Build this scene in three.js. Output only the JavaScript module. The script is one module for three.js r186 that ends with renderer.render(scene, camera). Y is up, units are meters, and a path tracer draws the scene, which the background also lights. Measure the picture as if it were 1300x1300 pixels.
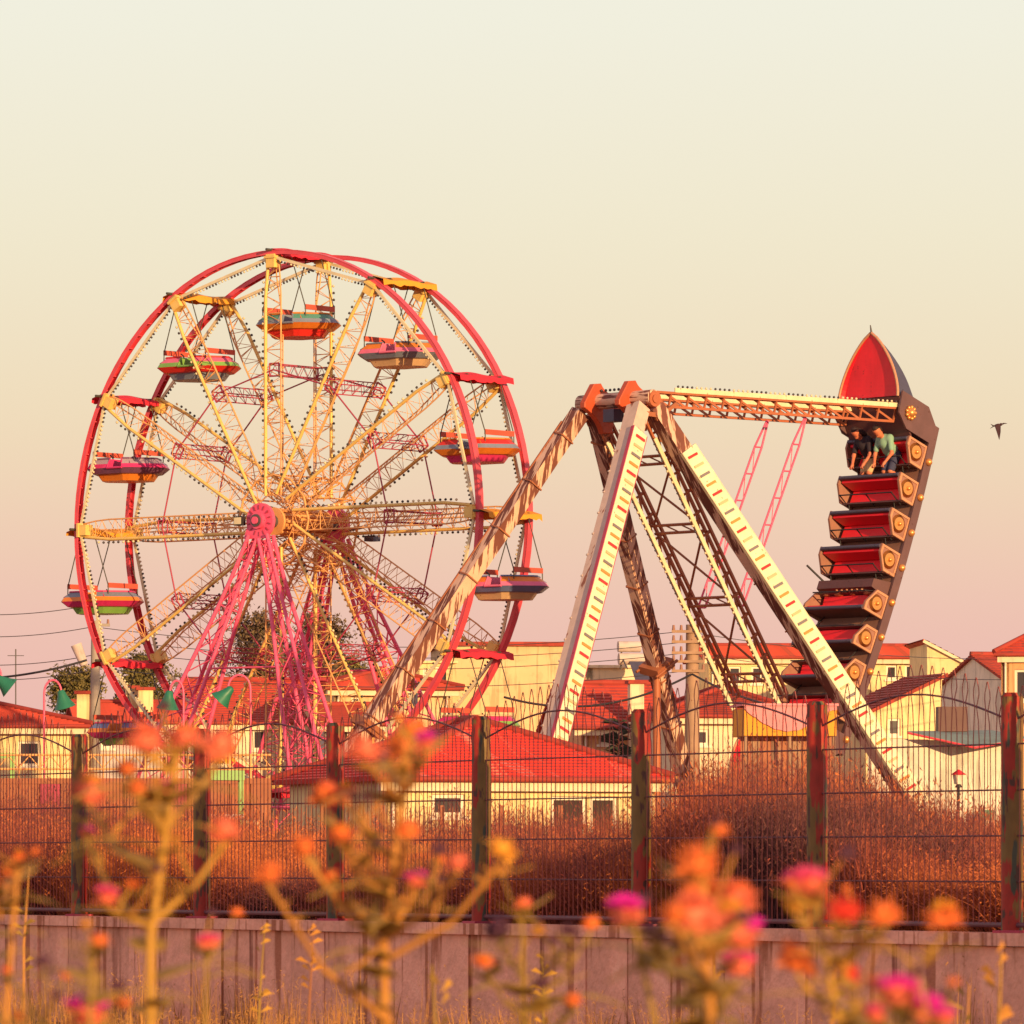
import * as THREE from 'three';
import { mergeGeometries } from 'three/addons/utils/BufferGeometryUtils.js';
import { MarchingCubes } from 'three/addons/objects/MarchingCubes.js';

// ---------------------------------------------------------------- camera, sky, sun, exposure
const F = 7950, HZ = 1096, EYE = 1.6;               // focal length and horizon in photo pixels, eye height in metres
const scene = new THREE.Scene();
const camera = new THREE.PerspectiveCamera(2 * Math.atan(650 / F) * 180 / Math.PI, 1, 0.5, 6000);
camera.position.set(0, EYE, 0);
camera.lookAt(0, EYE, -100);
camera.setViewOffset(1300, 1300, 0, 650 - HZ, 1300, 1300);   // shifted lens: verticals stay vertical
camera.focus = 150;
camera.userData.fStop = 22;
camera.updateProjectionMatrix();

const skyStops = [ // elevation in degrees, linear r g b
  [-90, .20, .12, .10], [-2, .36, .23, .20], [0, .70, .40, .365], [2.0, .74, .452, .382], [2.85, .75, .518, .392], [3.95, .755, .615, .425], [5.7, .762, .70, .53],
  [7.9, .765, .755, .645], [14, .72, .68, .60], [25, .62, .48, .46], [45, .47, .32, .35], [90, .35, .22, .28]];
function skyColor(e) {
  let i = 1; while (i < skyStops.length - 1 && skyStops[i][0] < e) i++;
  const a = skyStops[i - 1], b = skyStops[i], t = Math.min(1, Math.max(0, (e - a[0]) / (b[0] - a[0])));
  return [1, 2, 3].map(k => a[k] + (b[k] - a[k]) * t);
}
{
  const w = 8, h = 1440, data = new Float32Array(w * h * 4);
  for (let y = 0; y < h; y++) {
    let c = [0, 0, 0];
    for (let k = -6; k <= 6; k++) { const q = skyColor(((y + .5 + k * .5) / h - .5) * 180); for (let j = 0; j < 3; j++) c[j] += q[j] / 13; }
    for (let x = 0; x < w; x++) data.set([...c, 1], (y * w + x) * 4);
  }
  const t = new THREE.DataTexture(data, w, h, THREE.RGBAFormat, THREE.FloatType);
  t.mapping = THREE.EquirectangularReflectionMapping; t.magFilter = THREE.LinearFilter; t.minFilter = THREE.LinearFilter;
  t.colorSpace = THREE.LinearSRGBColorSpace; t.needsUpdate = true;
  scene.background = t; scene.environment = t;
}
const sunAz = 29 * Math.PI / 180, sunEl = 8.5 * Math.PI / 180;    // low sun behind the camera, to its right
const sun = new THREE.DirectionalLight(new THREE.Color().setRGB(1, .64, .27), 5.0);
sun.target.position.set(0, 5, -140);
sun.position.set(Math.sin(sunAz) * Math.cos(sunEl) * 200, 5 + Math.sin(sunEl) * 200, -140 + Math.cos(sunAz) * Math.cos(sunEl) * 200);
sun.castShadow = true; sun.shadow.mapSize.set(4096, 4096);
Object.assign(sun.shadow.camera, { left: -60, right: 60, top: 40, bottom: -40, near: 1, far: 500 });
scene.add(sun, sun.target);

const renderer = new THREE.WebGLRenderer({ antialias: true });
renderer.setSize(1024, 1024);
renderer.toneMapping = THREE.LinearToneMapping;
renderer.toneMappingExposure = 1.15;
renderer.shadowMap.enabled = true;

// ---------------------------------------------------------------- helpers
function rng(seed) { let a = seed >>> 0; return () => { a = (a + 0x6D2B79F5) | 0; let t = Math.imul(a ^ (a >>> 15), 1 | a); t = (t + Math.imul(t ^ (t >>> 7), 61 | t)) ^ t; return ((t ^ (t >>> 14)) >>> 0) / 4294967296; }; }
const rnd = rng(7);
const R = (a, b, r = rnd) => a + (b - a) * r();
const D2R = Math.PI / 180;
const at = (px, py, d) => [(px - 650) * d / F, EYE + (HZ - py) * d / F, -d];
const hgt = (py, d) => EYE + (HZ - py) * d / F;
const add = (a, b) => [a[0] + b[0], a[1] + b[1], a[2] + b[2]];
const sub = (a, b) => [a[0] - b[0], a[1] - b[1], a[2] - b[2]];
const mul = (a, k) => [a[0] * k, a[1] * k, a[2] * k];
const dot = (a, b) => a[0] * b[0] + a[1] * b[1] + a[2] * b[2];
const cross = (a, b) => [a[1] * b[2] - a[2] * b[1], a[2] * b[0] - a[0] * b[2], a[0] * b[1] - a[1] * b[0]];
const len = a => Math.hypot(...a);
const nrm = a => mul(a, 1 / (len(a) || 1));
const mix = (a, b, t) => a.map((v, i) => v + (b[i] - v) * t);

class MB {                                           // a mesh builder: bars, boxes, quads, prisms gathered into one geometry
  constructor() { this.p = []; this.n = []; this.u = []; this.i = []; }
  v(p, n, u) { this.p.push(...p); this.n.push(...n); this.u.push(...u); return this.p.length / 3 - 1; }
  poly(pts, flip) {                                  // flat convex polygon, uv in metres on its own plane
    if (flip) pts = [...pts].reverse();
    let n = [0, 0, 0]; for (let k = 1; k < pts.length - 1; k++) n = add(n, cross(sub(pts[k], pts[0]), sub(pts[k + 1], pts[0])));
    n = nrm(n);
    let e = Math.abs(n[1]) > .9 ? [1, 0, 0] : nrm(cross([0, 1, 0], n)); const f = cross(n, e);
    const b = pts.map(q => this.v(q, n, [dot(q, e), dot(q, f)]));
    for (let k = 1; k < b.length - 1; k++) this.i.push(b[0], b[k], b[k + 1]);
    return this;
  }
  quad(a, b, c, d) { return this.poly([a, b, c, d]); }
  bar(a, b, r, r2 = r, n = 6, caps = true) {
    const d = nrm(sub(b, a)), e = nrm(cross(d, Math.abs(d[1]) > .9 ? [1, 0, 0] : [0, 1, 0])), f = cross(d, e), L = len(sub(b, a));
    const base = this.p.length / 3;
    for (let k = 0; k <= n; k++) {
      const t = k / n * 2 * Math.PI, q = add(mul(e, Math.cos(t)), mul(f, Math.sin(t)));
      this.v(add(a, mul(q, r)), q, [k / n * 2 * Math.PI * r, 0]); this.v(add(b, mul(q, r2)), q, [k / n * 2 * Math.PI * r, L]);
    }
    for (let k = 0; k < n; k++) { const s = base + k * 2; this.i.push(s, s + 2, s + 1, s + 1, s + 2, s + 3); }
    if (caps) for (const [c, rr, s] of [[a, r, -1], [b, r2, 1]]) {
      const m = []; for (let k = 0; k < n; k++) { const t = s * k / n * 2 * Math.PI; m.push(add(c, add(mul(e, Math.cos(t) * rr), mul(f, Math.sin(t) * rr)))); }
      this.poly(m);
    }
    return this;
  }
  path(pts, r, n = 5) { for (let k = 0; k < pts.length - 1; k++) this.bar(pts[k], pts[k + 1], Array.isArray(r) ? r[k] : r, Array.isArray(r) ? r[k + 1] : r, n, k === 0 || k === pts.length - 2); return this; }
  hex(c) {                                           // 8 corners: bottom 0-3 ccw from above, top 4-7
    this.poly([c[3], c[2], c[1], c[0]]); this.poly([c[4], c[5], c[6], c[7]]);
    for (let k = 0; k < 4; k++) { const j = (k + 1) % 4; this.poly([c[k], c[j], c[j + 4], c[k + 4]]); }
    return this;
  }
  box(x0, x1, y0, y1, z0, z1) { return this.hex([[x0, y0, z1], [x1, y0, z1], [x1, y0, z0], [x0, y0, z0], [x0, y1, z1], [x1, y1, z1], [x1, y1, z0], [x0, y1, z0]]); }
  beam(a, b, w, h, side) {                           // box beam from a to b: w along side, h across
    const d = nrm(sub(b, a)); const s = nrm(sub(side, mul(d, dot(side, d)))), t = cross(d, s);
    const q = (o, i, j) => add(o, add(mul(s, i * w / 2), mul(t, j * h / 2)));
    return this.hex([q(a, -1, -1), q(a, 1, -1), q(a, 1, 1), q(a, -1, 1), q(b, -1, -1), q(b, 1, -1), q(b, 1, 1), q(b, -1, 1)]);
  }
  prism(pts, up) {                                   // polygon (3d points, any plane) thickened along vector up; convex fan
    const top = pts.map(q => add(q, up)), c0 = mul(pts.reduce(add, [0, 0, 0]), 1 / pts.length);
    let n = [0, 0, 0]; for (let k = 1; k < pts.length - 1; k++) n = add(n, cross(sub(pts[k], pts[0]), sub(pts[k + 1], pts[0])));
    const same = dot(n, up) > 0;
    const fan = (arr, f) => { const c = mul(arr.reduce(add, [0, 0, 0]), 1 / arr.length); for (let k = 0; k < arr.length; k++) this.poly([c, arr[k], arr[(k + 1) % arr.length]], f); };
    fan(top, !same); fan(pts, same);
    for (let k = 0; k < pts.length; k++) { const j = (k + 1) % pts.length; this.poly([pts[k], pts[j], top[j], top[k]], !same); }
    return this;
  }
  ball(c, r, seg = 6, sq = 1) { return this.geo(new THREE.SphereGeometry(r, seg, Math.max(4, seg - 2)), new THREE.Matrix4().makeScale(1, sq, 1).setPosition(...c)); }
  geo(g, m) {
    const q = m ? g.clone().applyMatrix4(m) : g, b = this.p.length / 3, P = q.attributes.position, N = q.attributes.normal, U = q.attributes.uv;
    for (let k = 0; k < P.count; k++) { this.p.push(P.getX(k), P.getY(k), P.getZ(k)); this.n.push(N.getX(k), N.getY(k), N.getZ(k)); this.u.push(U ? U.getX(k) : 0, U ? U.getY(k) : 0); }
    if (q.index) for (let k = 0; k < q.index.count; k++) this.i.push(b + q.index.getX(k)); else for (let k = 0; k < P.count; k++) this.i.push(b + k);
    return this;
  }
  make() {
    const g = new THREE.BufferGeometry();
    g.setAttribute('position', new THREE.Float32BufferAttribute(this.p, 3)); g.setAttribute('normal', new THREE.Float32BufferAttribute(this.n, 3));
    g.setAttribute('uv', new THREE.Float32BufferAttribute(this.u, 2)); g.setIndex(this.i); return g;
  }
}
const used = new Map();
function numbered(name) { const k = used.get(name) || 0; used.set(name, k + 1); return k ? name + '_' + String(k).padStart(3, '0') : name; }
function mesh(name, g, m, parent) { const o = new THREE.Mesh(g instanceof MB ? g.make() : g, m); o.name = name; if (parent) parent.add(o); return o; }
function thing(name, label, category, pos = [0, 0, 0], turn = 0, group) {
  const o = new THREE.Group(); o.name = numbered(name); scene.add(o); o.position.set(...pos); o.rotation.y = turn;
  o.userData = { label, category }; if (group) o.userData.group = group; return o;
}
function single(name, g, m, label, category, group) {
  const o = mesh(numbered(name), g, m, scene); o.userData = { label, category }; if (group) o.userData.group = group; return o;
}
function struct(name, g, m) { const o = mesh(numbered(name), g, m, scene); o.userData = { kind: 'structure' }; return o; }

// ---------------------------------------------------------------- textures and materials
const HT = (() => { const r = rng(99), t = new Float32Array(65536); for (let k = 0; k < 65536; k++) t[k] = r(); return t; })();
const hsh = (x, y, s) => HT[((x * 73 + y * 1999 + s * 7919) ^ (y << 5) ^ (x * y * 13)) & 65535];
function vn(x, y, px, py, s) {                      // value noise, periodic in px, py
  const xi = Math.floor(x), yi = Math.floor(y), fx = x - xi, fy = y - yi, u = fx * fx * (3 - 2 * fx), v = fy * fy * (3 - 2 * fy);
  const m = (a, n) => ((a % n) + n) % n, a = m(xi, px), b = m(xi + 1, px), c = m(yi, py), d = m(yi + 1, py);
  return (hsh(a, c, s) * (1 - u) + hsh(b, c, s) * u) * (1 - v) + (hsh(a, d, s) * (1 - u) + hsh(b, d, s) * u) * v;
}
function fbm(u, v, fx, fy, o, s) { let a = .5, t = 0, w = 0; for (let k = 0; k < o; k++) { t += a * vn(u * fx, v * fy, fx, fy, s + k); w += a; a *= .55; fx *= 2; fy *= 2; } return t / w; }
const sm = (a, b, x) => { const t = Math.min(1, Math.max(0, (x - a) / (b - a))); return t * t * (3 - 2 * t); };
const l2s = c => c <= .0031308 ? 12.92 * c : 1.055 * Math.pow(c, 1 / 2.4) - .055;
function tex(w, h, metres, fn, color = true) {      // fn(u, v) gives linear rgb or one grey; the texture covers metres x metres
  const d = new Uint8Array(w * h * 4);
  for (let y = 0; y < h; y++) for (let x = 0; x < w; x++) {
    const c = fn(x / w, y / h); const q = Array.isArray(c) ? c : [c, c, c];
    for (let k = 0; k < 3; k++) d[(y * w + x) * 4 + k] = Math.max(0, Math.min(255, Math.round(255 * (color ? l2s(Math.max(0, q[k])) : q[k]))));
    d[(y * w + x) * 4 + 3] = 255;
  }
  const t = new THREE.DataTexture(d, w, h); t.wrapS = t.wrapT = THREE.RepeatWrapping; t.magFilter = THREE.LinearFilter; t.minFilter = THREE.LinearMipmapLinearFilter; t.generateMipmaps = true;
  if (color) t.colorSpace = THREE.SRGBColorSpace; const [mx, my] = Array.isArray(metres) ? metres : [metres, metres]; t.repeat.set(1 / mx, 1 / my); t.needsUpdate = true; return t;
}
const C = (r, g, b) => new THREE.Color().setRGB(r, g, b);
function mat(r, g, b, rough = .6, metal = 0, extra = {}) { return new THREE.MeshStandardMaterial({ color: C(r, g, b), roughness: rough, metalness: metal, side: THREE.DoubleSide, ...extra }); }
// worn paint: grime and chips break up every painted surface; a map of factors multiplied with the colour
const wearMap = tex(512, 512, 1.6, (u, v) => {
  const n = fbm(u, v, 6, 6, 5, 11), m = fbm(u, v, 40, 12, 3, 21), chip = sm(.74, .80, fbm(u, v, 18, 18, 4, 31));
  const k = .80 + .30 * n - .10 * m; return [k * (1 - .35 * chip), k * (1 - .5 * chip), k * (1 - .55 * chip)];
});
const plasterMap = tex(512, 512, 3.5, (u, v) => { const k = .74 + .38 * fbm(u, v, 4, 4, 6, 51) - .26 * sm(.54, .72, fbm(u, v, 30, 3, 5, 61)) - .10 * sm(.6, .75, fbm(u, v, 14, 14, 4, 66)); return [k, k * .97, k * .94]; });
const bumpFine = tex(256, 256, .6, (u, v) => fbm(u, v, 16, 16, 4, 71), false);
const P = (r, g, b, rough = .5, metal = 0) => mat(r, g, b, rough, metal, { map: wearMap });
const M = {
  yellow: P(.92, .62, .19, .45), orange: P(.87, .44, .17, .5), rimRed: P(.82, .085, .13, .38), pink: P(.95, .12, .27, .42), maroon: P(.48, .05, .11, .5),
  cream: P(.86, .74, .50, .55), bulbDark: mat(.05, .04, .05, .3), bulbPale: mat(.72, .62, .42, .3), rod: mat(.09, .085, .07, .5, .3), steel: mat(.12, .11, .12, .5, .4), black: mat(.025, .022, .03, .6),
  canopyRed: P(.80, .02, .055, .75), canopyOrange: P(.86, .36, .03, .75), boardRed: P(.66, .10, .06, .6),
  shipHull: P(.15, .075, .085, .5), shipBlue: P(.075, .07, .13, .5), shipRed: P(.92, .012, .03, .45), cushion: mat(.90, .012, .03, .45), shipBrown: P(.36, .17, .13, .6), shipDark: P(.13, .05, .055, .55),
  copper: P(.62, .30, .18, .45), gold: mat(.80, .38, .12, .32, .6), brown: P(.40, .13, .06, .6), rustOrange: P(.46, .135, .06, .55), apex: P(.56, .085, .03, .5),
  panel: P(.90, .82, .58, .5), concrete: null, wood: P(.42, .26, .18, .8), polegrey: P(.40, .34, .31, .8), green: P(.02, .19, .12, .45), greenPale: P(.30, .55, .18, .5), shadeInside: mat(.80, .42, .05, .5),
};
// peeling cream paint over rusty brown boards, long flakes along the leg
M.peel = mat(1, 1, 1, .7, 0, { map: tex(512, 1024, [1.2, 4.8], (u, v) => {
  const n = fbm(u, v, 10, 9, 5, 101) * .62 + fbm(u, v, 34, 8, 3, 111) * .38, k = sm(.455, .53, n), w = .85 + .3 * fbm(u, v, 8, 24, 4, 121);
  return mix([.17 * w, .05 * w, .036 * w], [.72 * w, .46 * w, .35 * w], k);
}) });
M.legPink = mat(1, 1, 1, .65, 0, { map: tex(512, 1024, [1.2, 4.8], (u, v) => {
  const n = fbm(u, v, 10, 9, 5, 161), k = sm(.70, .76, n), w = .82 + .26 * fbm(u, v, 8, 30, 4, 171);
  return mix([.66 * w, .48 * w, .42 * w], [.30 * w, .10 * w, .06 * w], k);
}) });
const concreteTex = tex(1024, 1024, 4, (u, v) => {
  const n = fbm(u, v, 5, 5, 6, 201), f = fbm(u, v, 60, 60, 3, 211), run = sm(.50, .72, fbm(u, v, 44, 2, 4, 221)) * sm(.35, .75, fbm(u, v, 6, 3, 3, 231)), rust = sm(.58, .70, fbm(u, v, 26, 2, 4, 241));
  const k = .32 + .34 * n + .14 * (f - .5); let c = [k * 1.85, k * .88, k * .68]; c = mix(c, [.26, .07, .045], .9 * run); return mix(c, [.34, .085, .03], .75 * rust);
});
M.concrete = mat(1, 1, 1, .9, 0, { map: concreteTex, bumpMap: bumpFine, bumpScale: .01 });
M.postPaint = mat(1, 1, 1, .6, 0, { map: tex(256, 512, [.54, 2.0], (u, v) => {
  const a = fbm(u, v, 4, 5, 4, 301), b = fbm(u, v, 6, 4, 4, 311), w = .7 + .5 * fbm(u, v, 12, 20, 3, 321);
  let c = mix([.20 * w, .11 * w, .03 * w], [.36 * w, .022 * w, .015 * w], sm(.46, .52, a)); c = mix(c, [.06 * w, .07 * w, .055 * w], sm(.62, .68, b)); return mix(c, [.09 * w, .03 * w, .025 * w], sm(.62, .70, fbm(u, v, 14, 14, 3, 331)));
}) });
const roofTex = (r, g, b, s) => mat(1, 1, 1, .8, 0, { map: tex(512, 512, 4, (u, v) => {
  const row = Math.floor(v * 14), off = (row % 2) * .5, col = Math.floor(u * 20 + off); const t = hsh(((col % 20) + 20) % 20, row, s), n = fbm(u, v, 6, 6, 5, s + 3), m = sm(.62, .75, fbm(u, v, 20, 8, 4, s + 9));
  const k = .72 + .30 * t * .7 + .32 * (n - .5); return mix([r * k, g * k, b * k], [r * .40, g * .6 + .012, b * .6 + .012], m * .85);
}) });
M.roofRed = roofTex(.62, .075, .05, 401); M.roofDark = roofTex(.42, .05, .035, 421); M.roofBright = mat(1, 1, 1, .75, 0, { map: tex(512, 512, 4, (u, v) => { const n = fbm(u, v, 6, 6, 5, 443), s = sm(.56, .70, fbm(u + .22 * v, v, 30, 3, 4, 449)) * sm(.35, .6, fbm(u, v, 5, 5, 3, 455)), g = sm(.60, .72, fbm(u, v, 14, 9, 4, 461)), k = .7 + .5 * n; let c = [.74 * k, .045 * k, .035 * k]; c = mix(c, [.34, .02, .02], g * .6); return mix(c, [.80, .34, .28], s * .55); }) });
const plaster = (r, g, b) => mat(r, g, b, .9, 0, { map: plasterMap });
M.wallYellow = plaster(.90, .72, .40); M.wallCream = plaster(.88, .74, .54); M.wallBeige = plaster(.80, .56, .34); M.wallGrey = plaster(.55, .48, .50); M.wallWhite = plaster(.86, .80, .72); M.wallOrange = plaster(.78, .42, .22); M.wallLilac = plaster(.66, .56, .56);
M.glass = mat(.05, .045, .055, .12); M.frameWhite = mat(.78, .70, .60, .5); M.dark = mat(.04, .025, .025, .8);
M.groundFar = mat(1, 1, 1, 1, 0, { map: tex(512, 512, 9, (u, v) => { const n = fbm(u, v, 5, 5, 6, 501), f = fbm(u, v, 50, 50, 3, 511); const k = .6 + .7 * n + .25 * (f - .5); return [.24 * k, .085 * k, .055 * k]; }) });
M.groundNear = mat(1, 1, 1, 1, 0, { map: tex(512, 512, 4, (u, v) => { const n = fbm(u, v, 5, 5, 6, 521), f = fbm(u, v, 50, 50, 3, 531); const k = .6 + .7 * n + .3 * (f - .5); return [.22 * k, .13 * k, .06 * k]; }) });

// ---------------------------------------------------------------- the ground
const GY = 1.0;                                       // level of the fairground behind the retaining wall
const Z0 = 47.7, FK = k => [(635 - 226.8 * k) * Z0 / F, 0, -Z0 * (1 + .0536 * k)];   // k-th fence post along the wall
{
  const g = new THREE.PlaneGeometry(9000, 9000, 90, 90).rotateX(-Math.PI / 2); const u = g.attributes.uv, p = g.attributes.position;
  for (let k = 0; k < u.count; k++) u.setXY(k, p.getX(k), p.getZ(k));
  struct('ground', g, M.groundNear);
  const a = FK(-30), b = FK(60), m = new MB(), nrmW = nrm([b[2] - a[2], 0, a[0] - b[0]]);
  const s = nrmW[2] < 0 ? 1 : -1, away = mul(nrmW, s);      // pointing away from the camera
  const a1 = add(FK(-30), [0, GY, 0]), b1 = add(FK(60), [0, GY, 0]);
  m.poly([a1, add(a1, mul(away, 5200)), add(b1, mul(away, 5200)), b1]); 
  struct('fairground_field', m, M.groundFar);
}

// ---------------------------------------------------------------- Ferris wheel
const WD = 150, TH = 39.7 * D2R;
const hub = at(379, 664, WD), WR = 6.47;              // wheel centre and radius
const wheelTurn = -TH, HZ2 = .90;                     // rims at +-HZ2 along the axle
const wheel = thing('ferris_wheel', 'big wheel with two red rims and yellow lattice spokes hung with boat gondolas', 'ferris wheel', hub, wheelTurn);
{
  // rim segments: a channel open towards the hub, twelve to a rim, with small cross ribs
  const seg = new MB(), n = 8, r0 = WR - .11, r1 = WR, hw = .088;
  for (let k = 0; k < n; k++) {
    const a = (k / n - .5) * 30 * D2R, b = ((k + 1) / n - .5) * 30 * D2R, q = (r, t, z) => [Math.sin(t) * r, Math.cos(t) * r, z];
    seg.hex([q(r1 - .018, a, hw), q(r1 - .018, b, hw), q(r1 - .018, b, -hw), q(r1 - .018, a, -hw), q(r1, a, hw), q(r1, b, hw), q(r1, b, -hw), q(r1, a, -hw)]);
    for (const z of [-hw + .006, hw - .018]) seg.hex([q(r0, a, z + .012), q(r0, b, z + .012), q(r0, b, z), q(r0, a, z), q(r1 - .02, a, z + .012), q(r1 - .02, b, z + .012), q(r1 - .02, b, z), q(r1 - .02, a, z)]);
    seg.bar(q(r0 + .03, (a + b) / 2, -hw + .02), q(r0 + .03, (a + b) / 2, hw - .02), .018, .018, 5);
  }
  const segG = seg.make();
  // straight light strips inside the rim with their bulbs
  const c = Math.cos(15 * D2R), half = Math.sin(15 * D2R) * (WR - .16), yy = (WR - .16) * c, strip = new MB().box(-half + .1, half - .1, yy - .03, yy + .04, -.02, .02), stripG = strip.make();
  const bd = new MB(), bp = new MB();
  for (let k = 0; k < 28; k++) { const x = -half + .22 + k * (2 * half - .44) / 27; ((k >> 2) % 2 ? bp : bd).ball([x, yy - .065, 0], .030, 6); }
  const bdG = bd.make(), bpG = bp.make();
  // spokes
  function spokeGeo(side) {                            // side +1: near lattice, main tube towards -x; -1: far lattice mirrored
    const m = new MB(), r0 = .62, r1 = WR - .2, N = 13, z = side * HZ2, zi = side * (HZ2 - .34);
    const wA = r => -.21 * side * sm(7.3, 5.4, r) * 1 - .04 * side, wB = r => (.20 * sm(7.3, 5.4, r) + .04) * side;
    const A = r => [wA(r), r, z], B = r => [wB(r), r, z], Cc = r => [0, r, zi + (z - zi) * sm(4.6, 6.3, r) * .8];
    for (let k = 0; k < N; k++) {
      const a = r0 + (r1 - r0) * k / N, b = r0 + (r1 - r0) * (k + 1) / N, h = (a + b) / 2;
      m.bar(B(a), B(b), .020, .020, 5, false); m.bar(Cc(a), Cc(b), .018, .018, 5, false);
      m.bar(A(a), B(h), .0085, .0085, 4, false); m.bar(B(h), A(b), .0085, .0085, 4, false);
      m.bar(A(a), Cc(h), .008, .008, 4, false); m.bar(Cc(h), A(b), .010, .010, 4, false); m.bar(B(h), Cc(h), .010, .010, 4, false); m.bar(B(a), Cc(a), .010, .010, 4, false);
      if (k % 2 === 0) m.bar(A(a), B(a), .012, .012, 4, false);
    }
    const t = new MB(); for (let k = 0; k < 6; k++) { const a = r0 + (r1 - r0) * k / 6, b = r0 + (r1 - r0) * (k + 1) / 6; t.bar(A(a), A(b), .042, .042, 8, k === 0 || k === 5); }
    const d = new MB(), p = new MB(); let q = 0;
    for (let r = 1.1; r < r1 - .5; r += .165, q++) { const o = A(r); ((q >> 2) % 2 ? p : d).ball([o[0] - side * .075, r, z + side * .01], .034, 6); }
    const e = new MB().box(-.13, .13, r1 - .22, r1 + .10, z - .13, z + .13).box(-.17, .17, r1 + .0, r1 + .06, z - .16, z + .16);
    return [m.make(), t.make(), d.make(), p.make(), e.make()];
  }
  const near = spokeGeo(1), far = spokeGeo(-1);
  // cross lattice between the two spokes of a pair
  const ct = new MB(), cr = 3.62;
  { const N = 5, z0 = -HZ2 + .03, z1 = HZ2 - .03; for (const [x, y] of [[-.13, -.13], [.13, -.13], [-.13, .13], [.13, .13]]) ct.bar([x, cr + y, z0], [x, cr + y, z1], .015, .015, 5);
    for (let k = 0; k < N; k++) { const a = z0 + (z1 - z0) * k / N, b = z0 + (z1 - z0) * (k + 1) / N, h = (a + b) / 2; for (const x of [-.13, .13]) { ct.bar([x, cr - .13, a], [x, cr + .13, h], .010, .010, 4, false); ct.bar([x, cr + .13, h], [x, cr - .13, b], .010, .010, 4, false); }
      ct.bar([-.13, cr - .13, a], [.13, cr - .13, b], .009, .009, 4, false); ct.bar([-.13, cr + .13, a], [.13, cr + .13, b], .009, .009, 4, false); }
    for (const z of [z0, z1]) for (const s of [-1, 1]) { ct.bar([s * .15, cr - .15, z], [s * .15, cr + .15, z], .022, .022, 5); ct.bar([-.15, cr + s * .15, z], [.15, cr + s * .15, z], .022, .022, 5); } }
  const ctG = ct.make();
  const tie = new MB(); { const b = [Math.sin(30 * D2R) * cr, Math.cos(30 * D2R) * cr]; tie.bar([0, cr, 0], [b[0], b[1], 0], .020, .020, 5); } const tieG = tie.make();
  const inner = new MB(); { const r = 1.12, b = [Math.sin(30 * D2R) * r, Math.cos(30 * D2R) * r]; for (const z of [-HZ2, HZ2]) { inner.bar([0, r, z], [b[0], b[1], z], .028, .028, 5); inner.bar([0, r, z], [0, .5, -z * .55], .014, .014, 4); inner.bar([.14, .62, z], [b[0] * 1.9, b[1] * 1.9, z * .62], .012, .012, 4); inner.bar([-.14, .62, z], [-b[0] * 1.9, b[1] * 1.9, z * .62], .012, .012, 4); } inner.bar([0, r, -HZ2], [0, r, HZ2], .02, .02, 5); inner.bar([0, r, -HZ2], [0, .55, 0], .016, .016, 4); inner.bar([0, r, HZ2], [0, .55, 0], .016, .016, 4); } const innerG = inner.make();
  for (let k = 0; k < 12; k++) {
    const a = k * 30 * D2R;
    for (const s of [1, -1]) {
      const rs = mesh('rim_segment', segG, M.rimRed, wheel); rs.position.z = s * HZ2; rs.rotation.z = a + 15 * D2R;
      const st = mesh('light_strip', stripG, M.cream, wheel); st.position.z = s * (HZ2 + .04); st.rotation.z = a + 15 * D2R;
      mesh('bulb_row', bdG, M.bulbDark, st).userData.kind = 'stuff'; mesh('bulb_row', bpG, M.bulbPale, st).userData.kind = 'stuff';
      const g = s > 0 ? near : far, sp = mesh('spoke', g[0], M.orange, wheel); sp.rotation.z = a;
      mesh('main_tube', g[1], M.yellow, sp); mesh('bulb_row', g[2], M.bulbDark, sp).userData.kind = 'stuff'; mesh('bulb_row', g[3], M.bulbPale, sp).userData.kind = 'stuff';
      mesh('end_cap', g[4], M.yellow, sp);
      const ti = mesh('tie_rod', tieG, M.maroon, wheel); ti.position.z = s * HZ2; ti.rotation.z = a;
    }
    mesh('cross_brace', ctG, M.maroon, wheel).rotation.z = a;
    mesh('hub_brace', innerG, M.orange, wheel).rotation.z = a;
  }
  // hub drum with end plates
  const dr = new MB(); dr.bar([0, 0, -.78], [0, 0, .78], .22, .22, 20);
  for (const z of [-.86, -.3, .3, .86]) dr.bar([0, 0, z - .03], [0, 0, z + .03], .33, .33, 24);
  for (let k = 0; k < 12; k++) { const t = k * 30 * D2R; dr.beam([Math.sin(t) * .3, Math.cos(t) * .3, -.8], [Math.sin(t) * .3, Math.cos(t) * .3, .8], .04, .06, [Math.sin(t), Math.cos(t), 0]); }
  mesh('hub_drum', dr, M.orange, wheel);
  mesh('axle', new MB().bar([0, 0, -1.55], [0, 0, 1.55], .15, .15, 14), M.steel, wheel);
}
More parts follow.
